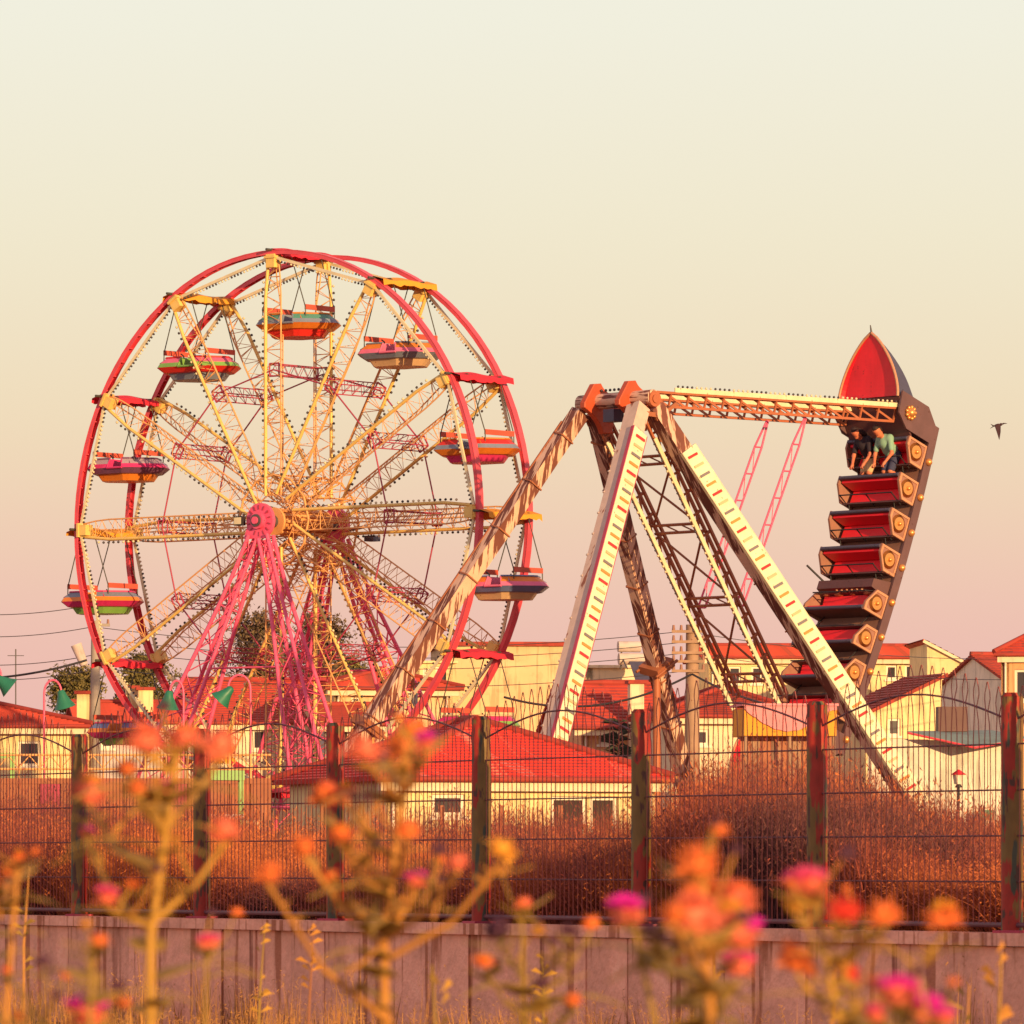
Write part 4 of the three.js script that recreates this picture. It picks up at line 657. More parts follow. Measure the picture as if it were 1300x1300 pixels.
{ // raised ride platform with orange railing
  const d = 134, sc = F / d, x0 = (-30 - 650) / sc, x1 = (345 - 650) / sc, yd = hgt(988, d) - GY, g = thing('ride_platform', 'raised ride platform with orange lattice railing and red skirt boards', 'platform', [0, GY, -d]);
  mesh('deck', new MB().box(x0, x1, yd - .12, yd, -2.5, 0), M.brown, g); const n = 14;
  for (let k = 0; k < n; k++) { const a = x0 + (x1 - x0) * k / n, b = x0 + (x1 - x0) * (k + 1) / n; mesh('skirt_board', new MB().box(a + .01, b - .01, yd - .9, yd - .125, -.05, -.01), k % 3 ? M.brown : k % 2 ? M.maroon : M.rustOrange, g); mesh('rail_post', new MB().bar([a, yd, -.08], [a, yd + .52, -.08], .025), M.orange, g); mesh('support', new MB().bar([a, 0, -.3], [a, yd - .12, -.3], .05), M.brown, g); const z = new MB(); z.bar([a, yd + .22, -.08], [(a + b) / 2, yd + .48, -.08], .014); z.bar([(a + b) / 2, yd + .48, -.08], [b, yd + .22, -.08], .014); mesh('lattice', z, M.orange, g); }
  for (const y of [.20, .50]) mesh('hand_rail', new MB().bar([x0, yd + y, -.08], [x1, yd + y, -.08], .028), M.orange, g);
}
{ const p = at(262, 0, 128), g = thing('ticket_booth', 'small pale green booth frame at the foot of the pink leg', 'booth', [p[0], GY, p[2]], .1), y = hgt(978, 128) - GY, w = .72; for (const [x, z] of [[0, 0], [w, 0], [0, -.6], [w, -.6]]) mesh('post', new MB().box(x - .04, x + .04, 0, y - .2, z - .04, z + .04), M.greenPale, g); mesh('header', new MB().box(-.06, w + .06, y - .2, y, -.66, .05), M.greenPale, g); mesh('counter', new MB().box(-.04, w + .04, y - 1.0, y - .9, -.62, .1), M.wallLilac, g); mesh('front_board', new MB().box(0, w, 0, y - 1.0, -.02, .03), M.canopyRed, g); }
{ const p = at(-22, 0, 140), g = thing('entrance_arch', 'pale green square arch beside the ride platform', 'arch', [p[0], GY, p[2]]), y = hgt(956, 140) - GY; for (const x of [0, .66]) mesh('post', new MB().box(x - .05, x + .05, 0, y - .12, -.05, .05), M.greenPale, g); mesh('lintel', new MB().box(-.06, .72, y - .12, y, -.06, .06), M.greenPale, g); }
{ // a small red ride car on the ground by the platform
  const p = at(52, 0, 126), g = thing('bumper_car', 'small red fairground car with a pink-edged windscreen', 'bumper car', [p[0], GY + .42, p[2]], .5);
  const sh = new THREE.Shape(); sh.moveTo(-.8, 0); sh.lineTo(.8, 0); sh.quadraticCurveTo(.98, .25, .75, .45); sh.lineTo(.1, .52); sh.lineTo(-.05, .38); sh.lineTo(-.5, .40); sh.lineTo(-.78, .7); sh.quadraticCurveTo(-.98, .3, -.8, 0);
  const b = new THREE.ExtrudeGeometry(sh, { depth: .8, bevelEnabled: true, bevelSize: .06, bevelThickness: .06, bevelSegments: 3 }); b.translate(0, 0, -.4); mesh('body', b, M.canopyRed, g); mesh('bumper', new MB().box(-1.0, 1.0, -.14, -.01, -.52, .52), M.black, g); const w = new MB(); w.path([[.3, .54, -.36], [.1, .78, -.3], [.1, .78, .3], [.3, .54, .36]], .025); mesh('windscreen_frame', w, M.pink, g); mesh('stand', new MB().box(-.7, .7, -.42, -.142, -.35, .35), M.brown, g);
}
// ---------------------------------------------------------------- lamps, poles, wires
function gooseLamp(label, sx, sy, tilt, postPx, d, baseTop) {  // shade at pixel (sx, sy), post at postPx
  const s = at(sx, sy, d), x = (postPx - sx) * d / F, g = thing('hook_lamp', label, 'lamp post', [s[0] + x, GY, s[2]], 0, 'pink hook lamps of the fair'), y = s[1] - GY;
  const pts = [[0, 0, 0], [0, y - .3, 0]]; const n = 9; for (let k = 0; k <= n; k++) { const t = Math.PI * k / n; pts.push([-x * .46 * (1 - Math.cos(t)), y + .12 + .30 * Math.sin(t) - (k === n ? .02 : 0), 0]); }
  mesh('post', new MB().path(pts, .024, 8), M.pink, g);
  const sh = new THREE.LatheGeometry([[.05, .26], [.11, .22], [.15, .08], [.24, -.10], [.34, -.26], [.335, -.265], [.23, -.10], [.14, .06], [.04, .22]].map(q => new THREE.Vector2(...q)), 9);
  const o = mesh('shade', sh, M.green, g); o.scale.set(.74, .78, .74); o.position.set(-x, y, 0); o.rotation.z = tilt; o.rotation.x = .15; mesh('reflector', new THREE.ConeGeometry(.2, .25, 9, 1, true).translate(0, -.06, 0), M.shadeInside, o); mesh('bulb', new THREE.SphereGeometry(.075, 10, 8).translate(0, -.13, 0), M.cream, o);
}
gooseLamp('pink hook lamp with a dark green bell shade in front of the yellow house wall', 80, 887, .25, 56, 140);
gooseLamp('pink hook lamp with a green bell shade beside the lowest lit gondola', 214, 888, -.1, 233, 139);
gooseLamp('pink hook lamp whose green shade tilts up in front of the long red roof', 287, 881, -.75, 318, 138);
gooseLamp('pink hook lamp with its yellow shade lining showing, over the end of the hip roof', 4, 866, .9, -24, 137);
{
  const p = at(879, 0, 165), g = thing('utility_pole', 'wooden utility pole with five crossarms of insulators', 'utility pole', [p[0], GY, p[2]]), top = hgt(793, 165) - GY;
  mesh('pole', new MB().bar([0, 0, 0], [0, top, 0], .21, .17, 12), M.wood, g);
  for (const py of [802, 815, 829, 840, 852]) { const y = hgt(py, 165) - GY, c = mesh('crossarm', new MB().box(-.55, .32, y - .035, y + .035, .15, .23), M.wood, g); const i = new MB(); for (const x of [-.5, -.3, .28]) i.bar([x, y + .035, .19], [x, y + .17, .19], .045, .03, 7); mesh('insulators', i, M.shipBrown, c); }
}
{
  const p = at(121, 0, 172), g = thing('street_light_pole', 'grey concrete pole with a tilted street lamp head', 'street lamp', [p[0], GY, p[2]]), top = hgt(788, 172) - GY;
  mesh('pole', new MB().bar([0, 0, 0], [0, top, 0], .20, .11, 12), M.polegrey, g); const y = hgt(835, 172) - GY;
  mesh('arm', new MB().bar([0, y - .3, 0], [-.42, y - .15, .1], .03), M.polegrey, g); mesh('lamp_head', new MB().bar([-.30, y - .20, .1], [-.52, y + .36, .12], .12, .16, 10), M.wallLilac, g); mesh('crossarm', new MB().box(.05, .40, top - .16, top - .08, -.04, .04), M.polegrey, g); mesh('insulators', new MB().bar([.35, top - .08, 0], [.35, top + .04, 0], .04, .03, 7).bar([.12, top - .08, 0], [.12, top + .04, 0], .04, .03, 7), M.shipBrown, g);
}
{ const p = at(20, 0, 190), g = thing('roof_aerial', 'thin mast aerial standing behind the yellow house roof', 'aerial', [p[0], GY, p[2]]), t = hgt(824, 190) - GY; mesh('mast', new MB().bar([0, 0, 0], [0, t, 0], .022), M.steel, g); mesh('dipole', new MB().bar([-.25, t - .2, 0], [.25, t - .2, 0], .012), M.steel, g); }
{
  const p = at(524, 0, 150), g = thing('rusty_mast', 'rusty post with a dark fabric sleeve in front of the beige block', 'post', [p[0], GY, p[2]]), t = hgt(842, 150) - GY; mesh('mast', new MB().bar([0, 0, 0], [0, t, 0], .055, .05, 8), M.brown, g); mesh('sleeve', new MB().bar([.02, hgt(915, 150) - GY, 0], [.0, hgt(880, 150) - GY, 0], .10, .12, 8), M.shipBlue, g); mesh('crossbar', new MB().bar([-.16, hgt(868, 150) - GY, 0], [.16, hgt(868, 150) - GY, 0], .02), M.brown, g);
}
const wire = (a, b, sag, r) => { const m = new MB(), n = 24, pts = []; for (let k = 0; k <= n; k++) { const t = k / n, q = mix(a, b, t); q[1] -= sag * 4 * t * (1 - t); pts.push(q); } return m.path(pts, r, 4); };
[[765, 800, 'highest'], [793, 820, 'second'], [829, 838, 'third'], [848, 852, 'lowest']].forEach(([y0, y1, w], k) => single('power_line', wire(at(-120, y0 + 6, 176), at(121, y0 + 2, 172), .25, .011), M.steel, `${w} thin power line running to the grey concrete pole`, 'power line', 'thin power lines'));
[[800, 'top'], [814, 'second'], [828, 'third'], [851, 'lowest']].forEach(([y0, w]) => single('power_line', wire(at(121, y0 - 4, 172), at(879, y0, 165), .5, .010), M.steel, `thin power line from the concrete pole to the ${w} crossarm of the wooden pole`, 'power line', 'thin power lines'));
[[803, 'top'], [829, 'middle']].forEach(([y0, w]) => single('power_line', wire(at(879, y0, 165), at(1500, y0 + 20, 190), .5, .010), M.steel, `thin power line from the ${w} crossarm running past the row house`, 'power line', 'thin power lines'));
single('thick_cable', wire(at(-40, 862, 170), at(110, 838, 171.8), .12, .03), M.black, 'thick black cable rising to the grey concrete pole', 'cable');
single('thick_cable', wire(at(640, 885, 160), at(878, 856, 164.5), .5, .03), M.black, 'thick black cable drooping across the red gable roof to the wooden pole', 'cable');
single('thick_cable', wire(at(879, 856, 164.5), at(1080, 905, 150), .3, .03), M.black, 'thick black cable falling from the wooden pole behind the ship arms', 'cable');
// ---------------------------------------------------------------- bird
{
  const b = at(1266.5, 540, 120), g = thing('bird', 'dark swallow with a forked tail flying in the empty sky', 'bird', b, 0);
  const k = 120 / F, body = new MB(); body.geo(new THREE.SphereGeometry(1, 12, 8), new THREE.Matrix4().makeRotationZ(.2).multiply(new THREE.Matrix4().makeScale(.07, .032, .032)));
  body.ball([.065, .018, 0], .028, 8); body.bar([.085, .020, 0], [.115, .018, 0], .009, .002, 5); body.prism([[-.05, -.015, .012], [-.14, .02, .05], [-.09, -.02, 0]], [0, .006, 0]); body.prism([[-.05, -.015, -.012], [-.14, -.06, -.05], [-.09, -.02, 0]], [0, .006, 0]);
  body.prism([[-.06, -.01, .02], [.05, 0, .02], [.045, -.13, .07], [.02, -.28, .10], [-.02, -.14, .06]], [.008, 0, .006]); body.prism([[-.05, .0, -.02], [.05, .01, -.02], [.12, .05, -.13], [.20, .052, -.25], [.06, .02, -.12]], [0, .008, 0]);
  mesh('body', body, mat(.045, .012, .022, .7), g);
}
// ---------------------------------------------------------------- trees
function tree(label, px, d, top, base, wpx, seed, tone) {
  const r = rng(seed), p = at(px, 0, d), g = thing('tree', label, 'tree', [p[0], GY, p[2]], 0, 'trees behind the houses'), H = hgt(top, d) - GY, B = hgt(base, d) - GY, rw = wpx * d / F / 2;
  const tr = new MB(); tr.path([[0, 0, 0], [.1, B * .5, 0], [.0, B, .1], [.1, H * .8, 0]], [.26, .2, .15, .06], 8); const cl = [], rows = 80;
  for (let k = 0; k < rows; k++) { const t = r() * 2 * Math.PI, u = Math.pow(r(), .55), y = R(-.95, 1, r), s = Math.sqrt(Math.max(.02, 1 - y * y)); cl.push([Math.cos(t) * u * s * rw * R(.75, 1.12, r), (B + H) / 2 + y * (H - B) / 2 * R(.82, 1.02, r), Math.sin(t) * u * s * rw * .8, R(.30, .62, r)]); }
  for (let k = 0; k < rows; k += 4) tr.bar([0, B * .8 + (cl[k][1] - B * .8) * .35, 0], cl[k].slice(0, 3), .06, .02, 5);
  mesh('trunk', tr, M.wood, g);
  const pos = [], nor = [], col = [], idx = [];
  for (const c of cl) for (let q = 0; q < 95; q++) {
    const dir = nrm([R(-1, 1, r), R(-1, 1, r), R(-1, 1, r)]), rad = c[3] * Math.pow(r(), .4), o = add(c.slice(0, 3), [dir[0] * rad, dir[1] * rad * .8, dir[2] * rad]); const a = nrm([R(-1, 1, r), R(-1, 1, r), R(-1, 1, r)]), b = nrm(cross(a, dir)), s = R(.045, .10, r), n = nrm(add(cross(a, b), mul(dir, .6)));
    const i = pos.length / 3; for (const [x, y] of [[-1, 0], [0, -.45], [1, 0], [0, .45]]) { pos.push(...add(o, add(mul(a, x * s), mul(b, y * s)))); nor.push(...n); } const w = R(.6, 1.3, r), mx = r(); const cc = mix(tone[0], tone[1], mx); for (let z = 0; z < 4; z++) col.push(cc[0] * w, cc[1] * w, cc[2] * w); idx.push(i, i + 1, i + 2, i, i + 2, i + 3);
  }
  const ge = new THREE.BufferGeometry(); ge.setAttribute('position', new THREE.Float32BufferAttribute(pos, 3)); ge.setAttribute('normal', new THREE.Float32BufferAttribute(nor, 3)); ge.setAttribute('color', new THREE.Float32BufferAttribute(col, 3)); ge.setIndex(idx);
  mesh('crown', ge, new THREE.MeshStandardMaterial({ vertexColors: true, roughness: .9, side: THREE.DoubleSide }), g);
}
const olive = [[.13, .11, .035], [.22, .16, .05]], plum = [[.14, .07, .06], [.20, .14, .06]];
tree('olive green tree behind the chimneys of the long house', 98, 226, 848, 915, 72, 71, olive); tree('rounder olive green tree rising behind the lowest red awning', 186, 230, 832, 918, 96, 72, olive); tree('dark spreading tree behind the near foot of the wheel stand', 330, 232, 782, 880, 92, 73, plum); tree('dark tree behind the yellow bottom spoke of the wheel', 404, 236, 782, 875, 80, 74, plum); tree('low tree between the long house and the red gable house', 440, 244, 838, 885, 46, 75, olive);
{ const r = rng(77), p = at(785, 0, 150), g = thing('shrub', 'dark spiky shrub beside the paint-peeled fence post at the red roof', 'shrub', [p[0], GY, p[2]]); const m = new MB(), y = hgt(905, 150) - GY; m.bar([0, 0, 0], [0, y * .8, 0], .06, .03); mesh('stem', m, M.wood, g); const l = new MB(); for (let k = 0; k < 160; k++) { const a = r() * 6.28, h = R(.45, .95, r) * y, L = R(.2, .5, r); l.prism([[0, h, 0], [Math.cos(a) * L * .5, h + L * .3, Math.sin(a) * L * .5 + .03], [Math.cos(a) * L, h + L * .35 * r(), Math.sin(a) * L]], [.012, .008, .012]); } mesh('foliage', l, mat(.05, .06, .045, .9), g); }
console.log('town done');
// ---------------------------------------------------------------- dry weeds behind the fence and at the wall's foot
function tuftGeo(seed, n, lean, seedHead, wide = 1) {
  const r = rng(seed), m = new MB();
  for (let k = 0; k < n; k++) {
    const a = r() * 6.28, h = R(.45, 1, r), b = [R(-.10, .10, r), 0, R(-.10, .10, r)], L = R(.05, lean, r), w = R(.003, .007, r) * wide, q = [Math.cos(a), 0, Math.sin(a)], s = [-q[2] * w, 0, q[0] * w];
    const p1 = add(b, [q[0] * L * .35, h * .55, q[2] * L * .35]), p2 = add(b, [q[0] * L, h, q[2] * L]);
    m.poly([sub(b, s), add(b, s), add(p1, mul(s, .8)), sub(p1, mul(s, .8))]); m.poly([sub(p1, mul(s, .8)), add(p1, mul(s, .8)), p2]);
    if (seedHead && r() < .6) for (let j = 0; j < 4; j++) { const t = mix(p1, p2, R(.45, 1, r)), e = [R(-.03, .03, r), R(.01, .05, r), R(-.03, .03, r)]; m.poly([t, add(t, add(e, [0, .008, 0])), add(t, add(e, [0, -.006, 0]))]); }
  }
  return m.make();
}
const tufts = [tuftGeo(1, 24, .35, true), tuftGeo(2, 30, .55, false), tuftGeo(3, 20, .25, true), tuftGeo(4, 30, .7, true)];
const weedTop = px => px < 300 ? 1002 : px < 350 ? 1002 + (px - 300) * 1.1 : px < 820 ? 1052 : px < 900 ? 1052 - (px - 820) * 1.15 : px < 1080 ? 958 : px < 1220 ? 958 + (px - 1080) * .36 : 1010;
const weedM = mat(1, 1, 1, .95);
function scatter(name, g, n, seed, place) {
  const im = new THREE.InstancedMesh(g, weedM, n), r = rng(seed), m = new THREE.Matrix4(), q = new THREE.Quaternion(), c = new THREE.Color();
  for (let k = 0; k < n; k++) { const [p, h, w, col] = place(r, k); q.setFromEuler(new THREE.Euler(R(-.12, .12, r), r() * 6.28, R(-.12, .12, r))); m.compose(new THREE.Vector3(...p), q, new THREE.Vector3(w, h, w)); im.setMatrixAt(k, m); im.setColorAt(k, c.setRGB(...col)); }
  im.name = numbered(name); im.userData = { kind: 'stuff', label: 'dry reddish weeds growing on the fairground side of the fence', category: 'weeds' }; scene.add(im); return im;
}
const fenceDist = px => { let lo = -3, hi = 14; for (let i = 0; i < 24; i++) { const k = (lo + hi) / 2, p = FK(k), x = 650 + F * p[0] / -p[2]; if (x > px) lo = k; else hi = k; } return -FK(lo)[2]; };
tufts.forEach((g, v) => scatter('dry_weeds', g, 5200, 900 + v, (r, k) => {
  const px = R(-80, 1380, r), d0 = fenceDist(px) + 1.2, d = d0 + Math.pow(r(), 1.5) * (px > 860 || px < 330 ? 58 : 44), inHouse = px > 340 && px < 830, thin = r() < (inHouse ? .55 : .06) ? -R(14, 52, r) : 0, top = weedTop(px) + thin + R(0, 1, r) * 46 + Math.max(0, 34 - (d - d0) * 1.6), p = at(px, 0, d);
  const patch = vn(p[0] * .55 + 40, p[2] * .35 + 90, 256, 256, 5), patch2 = vn(p[0] * .9 + 20, p[2] * .5 + 50, 256, 256, 9);
  const h = Math.max(.25, hgt(top, d) - GY) * R(.75, 1.08, r) * (.62 + .62 * patch), t = r(), f = R(.75, 1.2, r);
  let col = mix([.25, .05, .045], [.48, .13, .06], t * t); col = mix(col, [.62, .18, .05], sm(.6, .8, patch2) * .8); col = mix(col, [.11, .045, .055], sm(.5, .75, 1 - patch2) * .85);
  return [[p[0], GY - .02, p[2]], h, R(.8, 1.5, r), col.map(x => x * f)];
}));
{ const im = scatter('meadow_grass', tufts[2], 260, 951, r => { const px = R(-60, 1360, r), d = fenceDist(px) - .3 - Math.pow(r(), 1.6) * 14, p = at(px, 0, d), t = r(); return [[p[0], -.02, p[2]], R(.25, .62, r) * (1 + (r() < .10 ? .6 : 0)), R(.5, 1.0, r), mix([.30, .13, .05], [.50, .24, .07], t)]; }); im.userData.label = 'dry yellow grass growing at the foot of the concrete wall'; im.userData.category = 'grass'; }
{ const near = tuftGeo(9, 9, .9, true, 2.6), im = scatter('near_grass', near, 95, 977, (r, k) => { const px = R(-60, 1340, r), d = R(2.2, 3.6, r), p = at(px, 0, d), y = hgt(R(960, 1180, r), d); return [[p[0], -.02, p[2]], y, R(.10, .22, r), mix([.62, .18, .05], [.66, .30, .06], r())]; }); im.userData.label = 'dry orange grass blades standing close before the thistles'; im.userData.category = 'grass'; }
// bare twiggy bushes between fence and houses
function bush(label, px, d, top, w, seed, col) {
  const r = rng(seed), p = at(px, 0, d), g = thing('dry_bush', label, 'bush', [p[0], GY, p[2]]), H = hgt(top, d) - GY, m = new MB(), l = new MB();
  for (let k = 0; k < 26; k++) { const a = r() * 6.28, L = R(.3, 1, r) * w, h = H * R(.55, 1, r), e = [Math.cos(a) * L, h, Math.sin(a) * L], mid = [e[0] * .35, h * .55, e[2] * .35]; m.path([[0, 0, 0], mid, e], [.018, .012, .004], 4); for (let j = 0; j < 5; j++) { const b = mix(mid, e, r()), f = add(b, [R(-.2, .2, r), R(.02, .28, r), R(-.2, .2, r)]); m.bar(b, f, .006, .002, 4, false); for (let z = 0; z < 4; z++) { const t = mix(b, f, R(.4, 1, r)), s = [R(-.04, .04, r), R(-.03, .04, r), R(-.04, .04, r)]; l.poly([t, add(t, s), add(t, [s[2], s[0] + .02, s[1]])]); } } }
  mesh('twigs', m, col, g); mesh('leaves', l, col, g);
}
const bushM = [mat(.34, .13, .06, .9), mat(.42, .17, .06, .9), mat(.22, .11, .08, .9)];
[['orange dry bush at the wall beside the dark-and-olive fence post', 745, 72, 1068, .8, 0], ['tall dry bush under the foot of the dark leg', 880, 96, 985, 1.2, 1], ['rusty dry bush beside the orange stall', 922, 104, 940, .9, 0], ['dry bush below the light-bar leg foot', 1120, 92, 1000, 1.3, 1], ['bare grey-brown bush in front of the shaded house wall', 330, 84, 1040, 1.2, 2], ['bare brown bush behind the first reddish fence post', 70, 92, 1025, 1.3, 2], ['broad dry bush in front of the white stall', 1235, 95, 1020, 1.2, 0], ['dry bush in the fence bay of the orange stall', 985, 88, 1000, 1.3, 0]].forEach(([l, px, d, t, w, c], k) => bush(l, px, d, t, w, 1200 + k, bushM[c]));
console.log('weeds done');
// ---------------------------------------------------------------- thistles close to the camera
const stemM = [mat(.50, .26, .045, .8), mat(.56, .24, .05, .8), mat(.34, .20, .04, .8)];
const flowM = { pink: mat(.84, .10, .32, .9), magenta: mat(.86, .03, .55, .9), orange: mat(.80, .20, .05, .9), salmon: mat(.82, .20, .12, .9), dark: mat(.12, .04, .08, .9), yellow: mat(.74, .34, .04, .9), red: mat(.72, .05, .03, .9) };
const headG = [1, 2, 3, 4].map(q => {                  // spiny, lopsided bud and its tuft of florets, unit = bud radius
  const r = rng(55 + q), bud = new MB(), tuft = new MB(), sq = R(.8, 1.15, r); bud.geo(new THREE.SphereGeometry(.82, 12, 9), new THREE.Matrix4().makeScale(1, sq, R(.85, 1.1, r)));
  for (let k = 0; k < 90; k++) { const t = r() * 6.28, y = R(-.8, .9, r), s = Math.sqrt(1 - y * y), d = [Math.cos(t) * s, y * sq, Math.sin(t) * s], L = R(1.1, 1.65, r); bud.bar(mul(d, .75), add(mul(d, L), [0, .16, 0]), .10, .012, 4, false); }
  for (let k = 0; k < 9; k++) { const t = r() * 6.28, L = R(1.2, 2.1, r), d = [Math.cos(t), R(-.5, .3, r), Math.sin(t)], e = [-d[2] * .22, 0, d[0] * .22]; bud.prism([mul(d, .7), add(mul(d, L * .6), e), mul(d, L), sub(mul(d, L * .6), e)], [0, .05, 0]); }
  for (let k = 0; k < 190; k++) { const t = r() * 6.28, u = Math.sqrt(r()), b = [Math.cos(t) * u * .5, .35, Math.sin(t) * u * .5], e = [Math.cos(t) * u * 1.5 * R(.85, 1.1, r), R(1.15, 1.7, r) - u * u * .55, Math.sin(t) * u * 1.5]; tuft.bar(b, e, .055, .05, 4, false); }
  return [bud.make(), tuft.make()];
});
function thistle(label, basePx, d, jointPy, heads, sm0, stemR, seed) {
  const r = rng(seed), b = at(basePx, 0, d), g = thing('thistle', label, 'thistle', [b[0], 0, b[2]], 0, 'thistles in bloom close to the wall'), loc = (px, py, dd = d) => { const q = at(px, py, dd); return [q[0] - b[0], q[1], q[2] - b[2]]; };
  const main = heads.reduce((m, h) => h[1] < m[1] ? h : m), mh = loc(main[0], main[1]), jx = loc(basePx, jointPy);
  const stemAt = y => { const t = Math.max(0, (y - jx[1]) / Math.max(.01, mh[1] - jx[1])); return [(mh[0]) * Math.pow(Math.min(1, t), 1.6) + .003 * Math.sin(y * 40), y, 0]; };
  const st = []; for (let k = 0; k <= 10; k++) st.push(stemAt(-.02 + (mh[1] - .01 + .02) * (k / 10))); mesh('stem', new MB().path(st, st.map((q, k) => stemR * (1.35 - .75 * Math.pow(k / 10, 3))), 7), stemM[sm0], g);
  heads.forEach(([px, py, rp, col, tuft, jp], n) => {
    const top = heads[n] === main, dz = top ? 0 : R(-.25, .25, r), h = loc(px, py, d + dz), rad = rp * d / F * .74, pj = jp || Math.max(py + 30, Math.min(py + 34 + .85 * Math.abs(px - basePx) * R(.8, 1.25, r), 1330)), j = top ? stemAt(mh[1] - .02) : stemAt(loc(basePx, pj)[1]);
    const m1 = mix(j, h, .45); m1[0] += (h[0] - j[0]) * .12; m1[1] -= Math.abs(h[0] - j[0]) * .10; const end = add(h, [0, -rad, 0]);
    const br = new MB().path([j, mix(j, m1, .55), m1, mix(m1, end, .6), end], [stemR * .72, stemR * .6, stemR * .52, stemR * .45, stemR * .5], 6);
    for (let k = 0; k < 14; k++) { const t = r(), o = t < .5 ? mix(j, m1, t * 2) : mix(m1, end, t * 2 - 1), a = r() * 6.28; br.bar(o, add(o, [Math.cos(a) * .012, .006, Math.sin(a) * .012]), .0016, .0004, 4, false); }
    mesh('branch', br, stemM[sm0], g);
    const tilt = new THREE.Euler(R(-.3, .3, r), r() * 6, Math.max(-.6, Math.min(.6, -(h[0] - j[0]) * 2.2)) + R(-.15, .15, r));
    const hg = headG[(n + seed) % 4], hd = mesh('flower_head', hg[0], tuft ? flowM.salmon : flowM[col], g); hd.position.set(...h); hd.rotation.copy(tilt); hd.scale.set(rad * R(.85, 1.15, r), rad * (tuft ? .85 : R(.85, 1.2, r)), rad * R(.85, 1.15, r));
    if (tuft) mesh('florets', hg[1], flowM[col], hd); else if (r() < .45) mesh('florets', hg[1], [flowM.salmon, flowM.yellow, flowM.orange][n % 3], hd).scale.set(.6, .8, .6);
    const side = n % 3 === 0 ? 2 : 1; for (let k = 0; k < side; k++) { const o = mix(j, end, R(.35, .75, r)), e = add(o, [R(-.035, .035, r), R(.015, .05, r), R(-.03, .03, r)]), tw = new MB().path([o, add(mix(o, e, .5), [R(-.006, .006, r), -.004, 0]), e], [stemR * .38, stemR * .3, stemR * .25], 5); mesh('twig', tw, stemM[(sm0 + k) % 3], g); const bd = mesh('bud', headG[(n + k) % 4][0], [flowM.orange, flowM.dark, stemM[1]][(n + k) % 3], g); bd.position.set(...e); bd.scale.setScalar(R(.0028, .006, r)); }
    const lfl = new MB(); for (let k = 0; k < 3; k++) { const o = mix(j, end, R(.1, .9, r)), an = r() * 6.28, L = R(.02, .05, r), q = [Math.cos(an) * L, R(.0, .02, r), Math.sin(an) * L], w = [-q[2] * .16, 0, q[0] * .16]; lfl.prism([o, add(o, add(mul(q, .5), w)), add(o, q), add(o, sub(mul(q, .5), w))], [0, .001, 0]); } { const o = mesh('leaflets', lfl, stemM[2], g); o.userData.kind = 'stuff'; }
  });
  const lf = rng(seed + 1); for (let k = 0; k < 13; k++) { const y = R(.80, 1.0, lf) * (mh[1] - .03), a = lf() * 6.28, L = R(.04, .12, lf), m = new MB(), o = stemAt(y), q = [Math.cos(a), 0, Math.sin(a)], s = [-q[2], 0, q[0]]; for (let z = 0; z < 5; z++) { const t0 = z / 5, t1 = (z + 1) / 5, w0 = L * .16 * (1 - t0) * (z % 2 ? 1.5 : .8), w1 = L * .16 * (1 - t1) * (z % 2 ? .8 : 1.5), A = add(o, add(mul(q, L * t0), [0, L * .5 * t0 * (1 - t0) , 0])), B = add(o, add(mul(q, L * t1), [0, L * .5 * t1 * (1 - t1), 0])); m.prism([add(A, mul(s, w0)), sub(A, mul(s, w0)), sub(B, mul(s, w1 + .0005)), add(B, mul(s, w1 + .0005))], [0, .0012, 0]); } mesh('leaf', m, stemM[2], g); }
}
thistle('tall golden-stemmed thistle with many salmon heads in front of the first two fence posts', 195, 5.6, 1105, [[185, 940, 24, 'salmon'], [235, 936, 21, 'salmon'], [277, 948, 26, 'salmon'], [160, 978, 15, 'dark'], [113, 1005, 23, 'salmon'], [174, 1001, 12, 'orange'], [212, 1004, 14, 'pink', 1], [109, 1058, 11, 'magenta', 1], [285, 1055, 21, 'salmon'], [135, 1140, 17, 'pink', 1, 1175]], 0, .0052, 301);
thistle('low thistle with a big magenta bloom and a dark seed head at the wall', 112, 5.0, 1330, [[110, 1290, 28, 'magenta', 1], [118, 1230, 13, 'dark'], [125, 1194, 11, 'orange'], [22, 1290, 8, 'orange'], [8, 1232, 6, 'red']], 2, .0035, 302);
thistle('branching thistle with orange heads before the dark red fence post', 492, 5.7, 1195, [[412, 1010, 21, 'orange'], [440, 1008, 16, 'salmon'], [463, 952, 23, 'salmon'], [485, 958, 13, 'dark'], [512, 948, 22, 'orange'], [526, 924, 17, 'orange'], [541, 942, 14, 'magenta', 1], [386, 1075, 17, 'orange'], [340, 1109, 18, 'orange'], [414, 1112, 15, 'orange'], [432, 1060, 16, 'orange'], [518, 1054, 16, 'orange'], [581, 1095, 15, 'salmon'], [637, 1079, 19, 'yellow'], [529, 1119, 14, 'magenta', 1]], 1, .0050, 303);
thistle('thin thistle with one pink bloom standing before the bare concrete wall', 262, 6.2, 1320, [[265, 1198, 14, 'pink', 1]], 2, .003, 304);
thistle('slender thistle with dark seed heads in front of the wall', 668, 6.0, 1290, [[631, 1179, 17, 'dark'], [614, 1221, 13, 'orange'], [665, 1147, 12, 'salmon'], [723, 1181, 12, 'dark'], [728, 1270, 11, 'orange'], [751, 1172, 13, 'orange']], 2, .0030, 305);
thistle('thistle with a bright magenta bloom and dark buds before the olive fence post', 862, 5.2, 1270, [[793, 1160, 26, 'magenta', 1], [831, 1184, 17, 'dark'], [865, 1196, 20, 'dark'], [936, 1190, 32, 'magenta', 1], [938, 1228, 22, 'pink', 1], [900, 1262, 15, 'orange']], 2, .0036, 306);
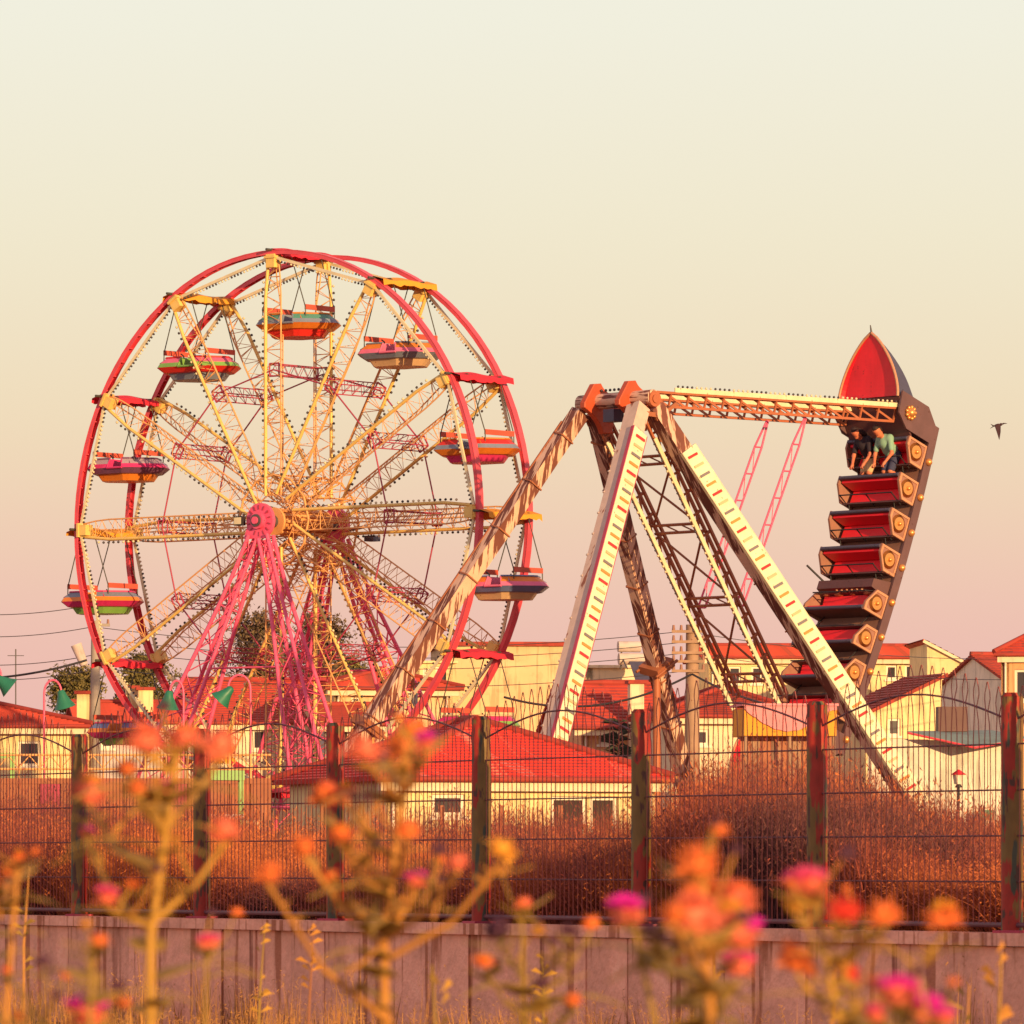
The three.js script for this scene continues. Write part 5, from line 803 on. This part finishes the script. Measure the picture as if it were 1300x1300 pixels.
thistle('large blurred thistle with a cluster of fiery orange heads', 905, 4.6, 1230, [[884, 1096, 30, 'orange'], [905, 1132, 34, 'orange'], [938, 1142, 28, 'salmon'], [880, 1164, 32, 'salmon'], [926, 1168, 28, 'salmon'], [856, 1160, 18, 'orange']], 1, .0045, 307);
thistle('thistle carrying a row of round orange buds in front of the wall', 1085, 4.9, 1285, [[1024, 1126, 26, 'pink', 1], [1012, 1146, 19, 'yellow'], [1072, 1156, 22, 'red'], [1123, 1160, 24, 'orange'], [1198, 1166, 27, 'orange'], [1011, 1218, 26, 'orange'], [1078, 1238, 16, 'red']], 0, .0036, 308);
thistle('low thistle with paired magenta blooms before the concrete wall', 1150, 4.4, 1340, [[1140, 1264, 27, 'magenta', 1], [1174, 1286, 26, 'magenta', 1], [1112, 1290, 17, 'pink', 1], [1196, 1292, 16, 'magenta', 1]], 2, .004, 309);
thistle('short thistle with an orange spray at the end of the wall', 2, 6.0, 1180, [[12, 1106, 12, 'orange'], [24, 1086, 9, 'orange'], [-10, 1120, 14, 'orange']], 1, .004, 310);
// tall dry stalks against the wall
{ const r = rng(411); [[393, 1180], [30, 1100], [330, 1175], [905, 1225], [1050, 1230], [690, 1215], [1265, 1210], [1225, 1250], [560, 1225]].forEach(([px, py], k) => { const d = R(9, 20, r), b = at(px, 0, d), g = thing('dry_stalk', ['bent rust-brown dry stalk against the wall', 'orange dry stalk before the fence bay with the red car', 'pale pink thin dry stalk against the wall', 'thin pale stalk leaning by the dark buds', 'thin straw stalk behind the orange buds', 'thin straw stalk beside the slender thistle', 'yellow dry stalk with small leaves at the last fence post', 'short yellow stalk beside the paired magenta blooms', 'thin stalk between the two branching thistles'][k], 'stalk', [b[0], 0, b[2]], 0, 'dry stalks before the wall'), y = hgt(py, d); mesh('stem', new MB().path([[R(-.05, .05, r), -.02, 0], [R(-.03, .03, r), y * .5, 0], [0, y * .85, 0], [R(-.02, .02, r), y, 0]], [.006, .005, .004, .0015], 5), k === 0 ? bushM[0] : stemM[k % 3], g); const l = new MB(); for (let q = 0; q < 16; q++) { const h = y * R(.8, 1, r), a = r() * 6.28, L = R(.02, .05, r); l.prism([[0, h, 0], [Math.cos(a) * L * .6, h + .02, Math.sin(a) * L * .6 + .004], [Math.cos(a) * L, h + .012, Math.sin(a) * L]], [0, .0012, .0006]); } mesh('leaflets', l, stemM[(k + 1) % 3], g); }); }

scene.traverse(o => { if (o.isMesh) { o.castShadow = true; o.receiveShadow = true; } });
renderer.render(scene, camera);
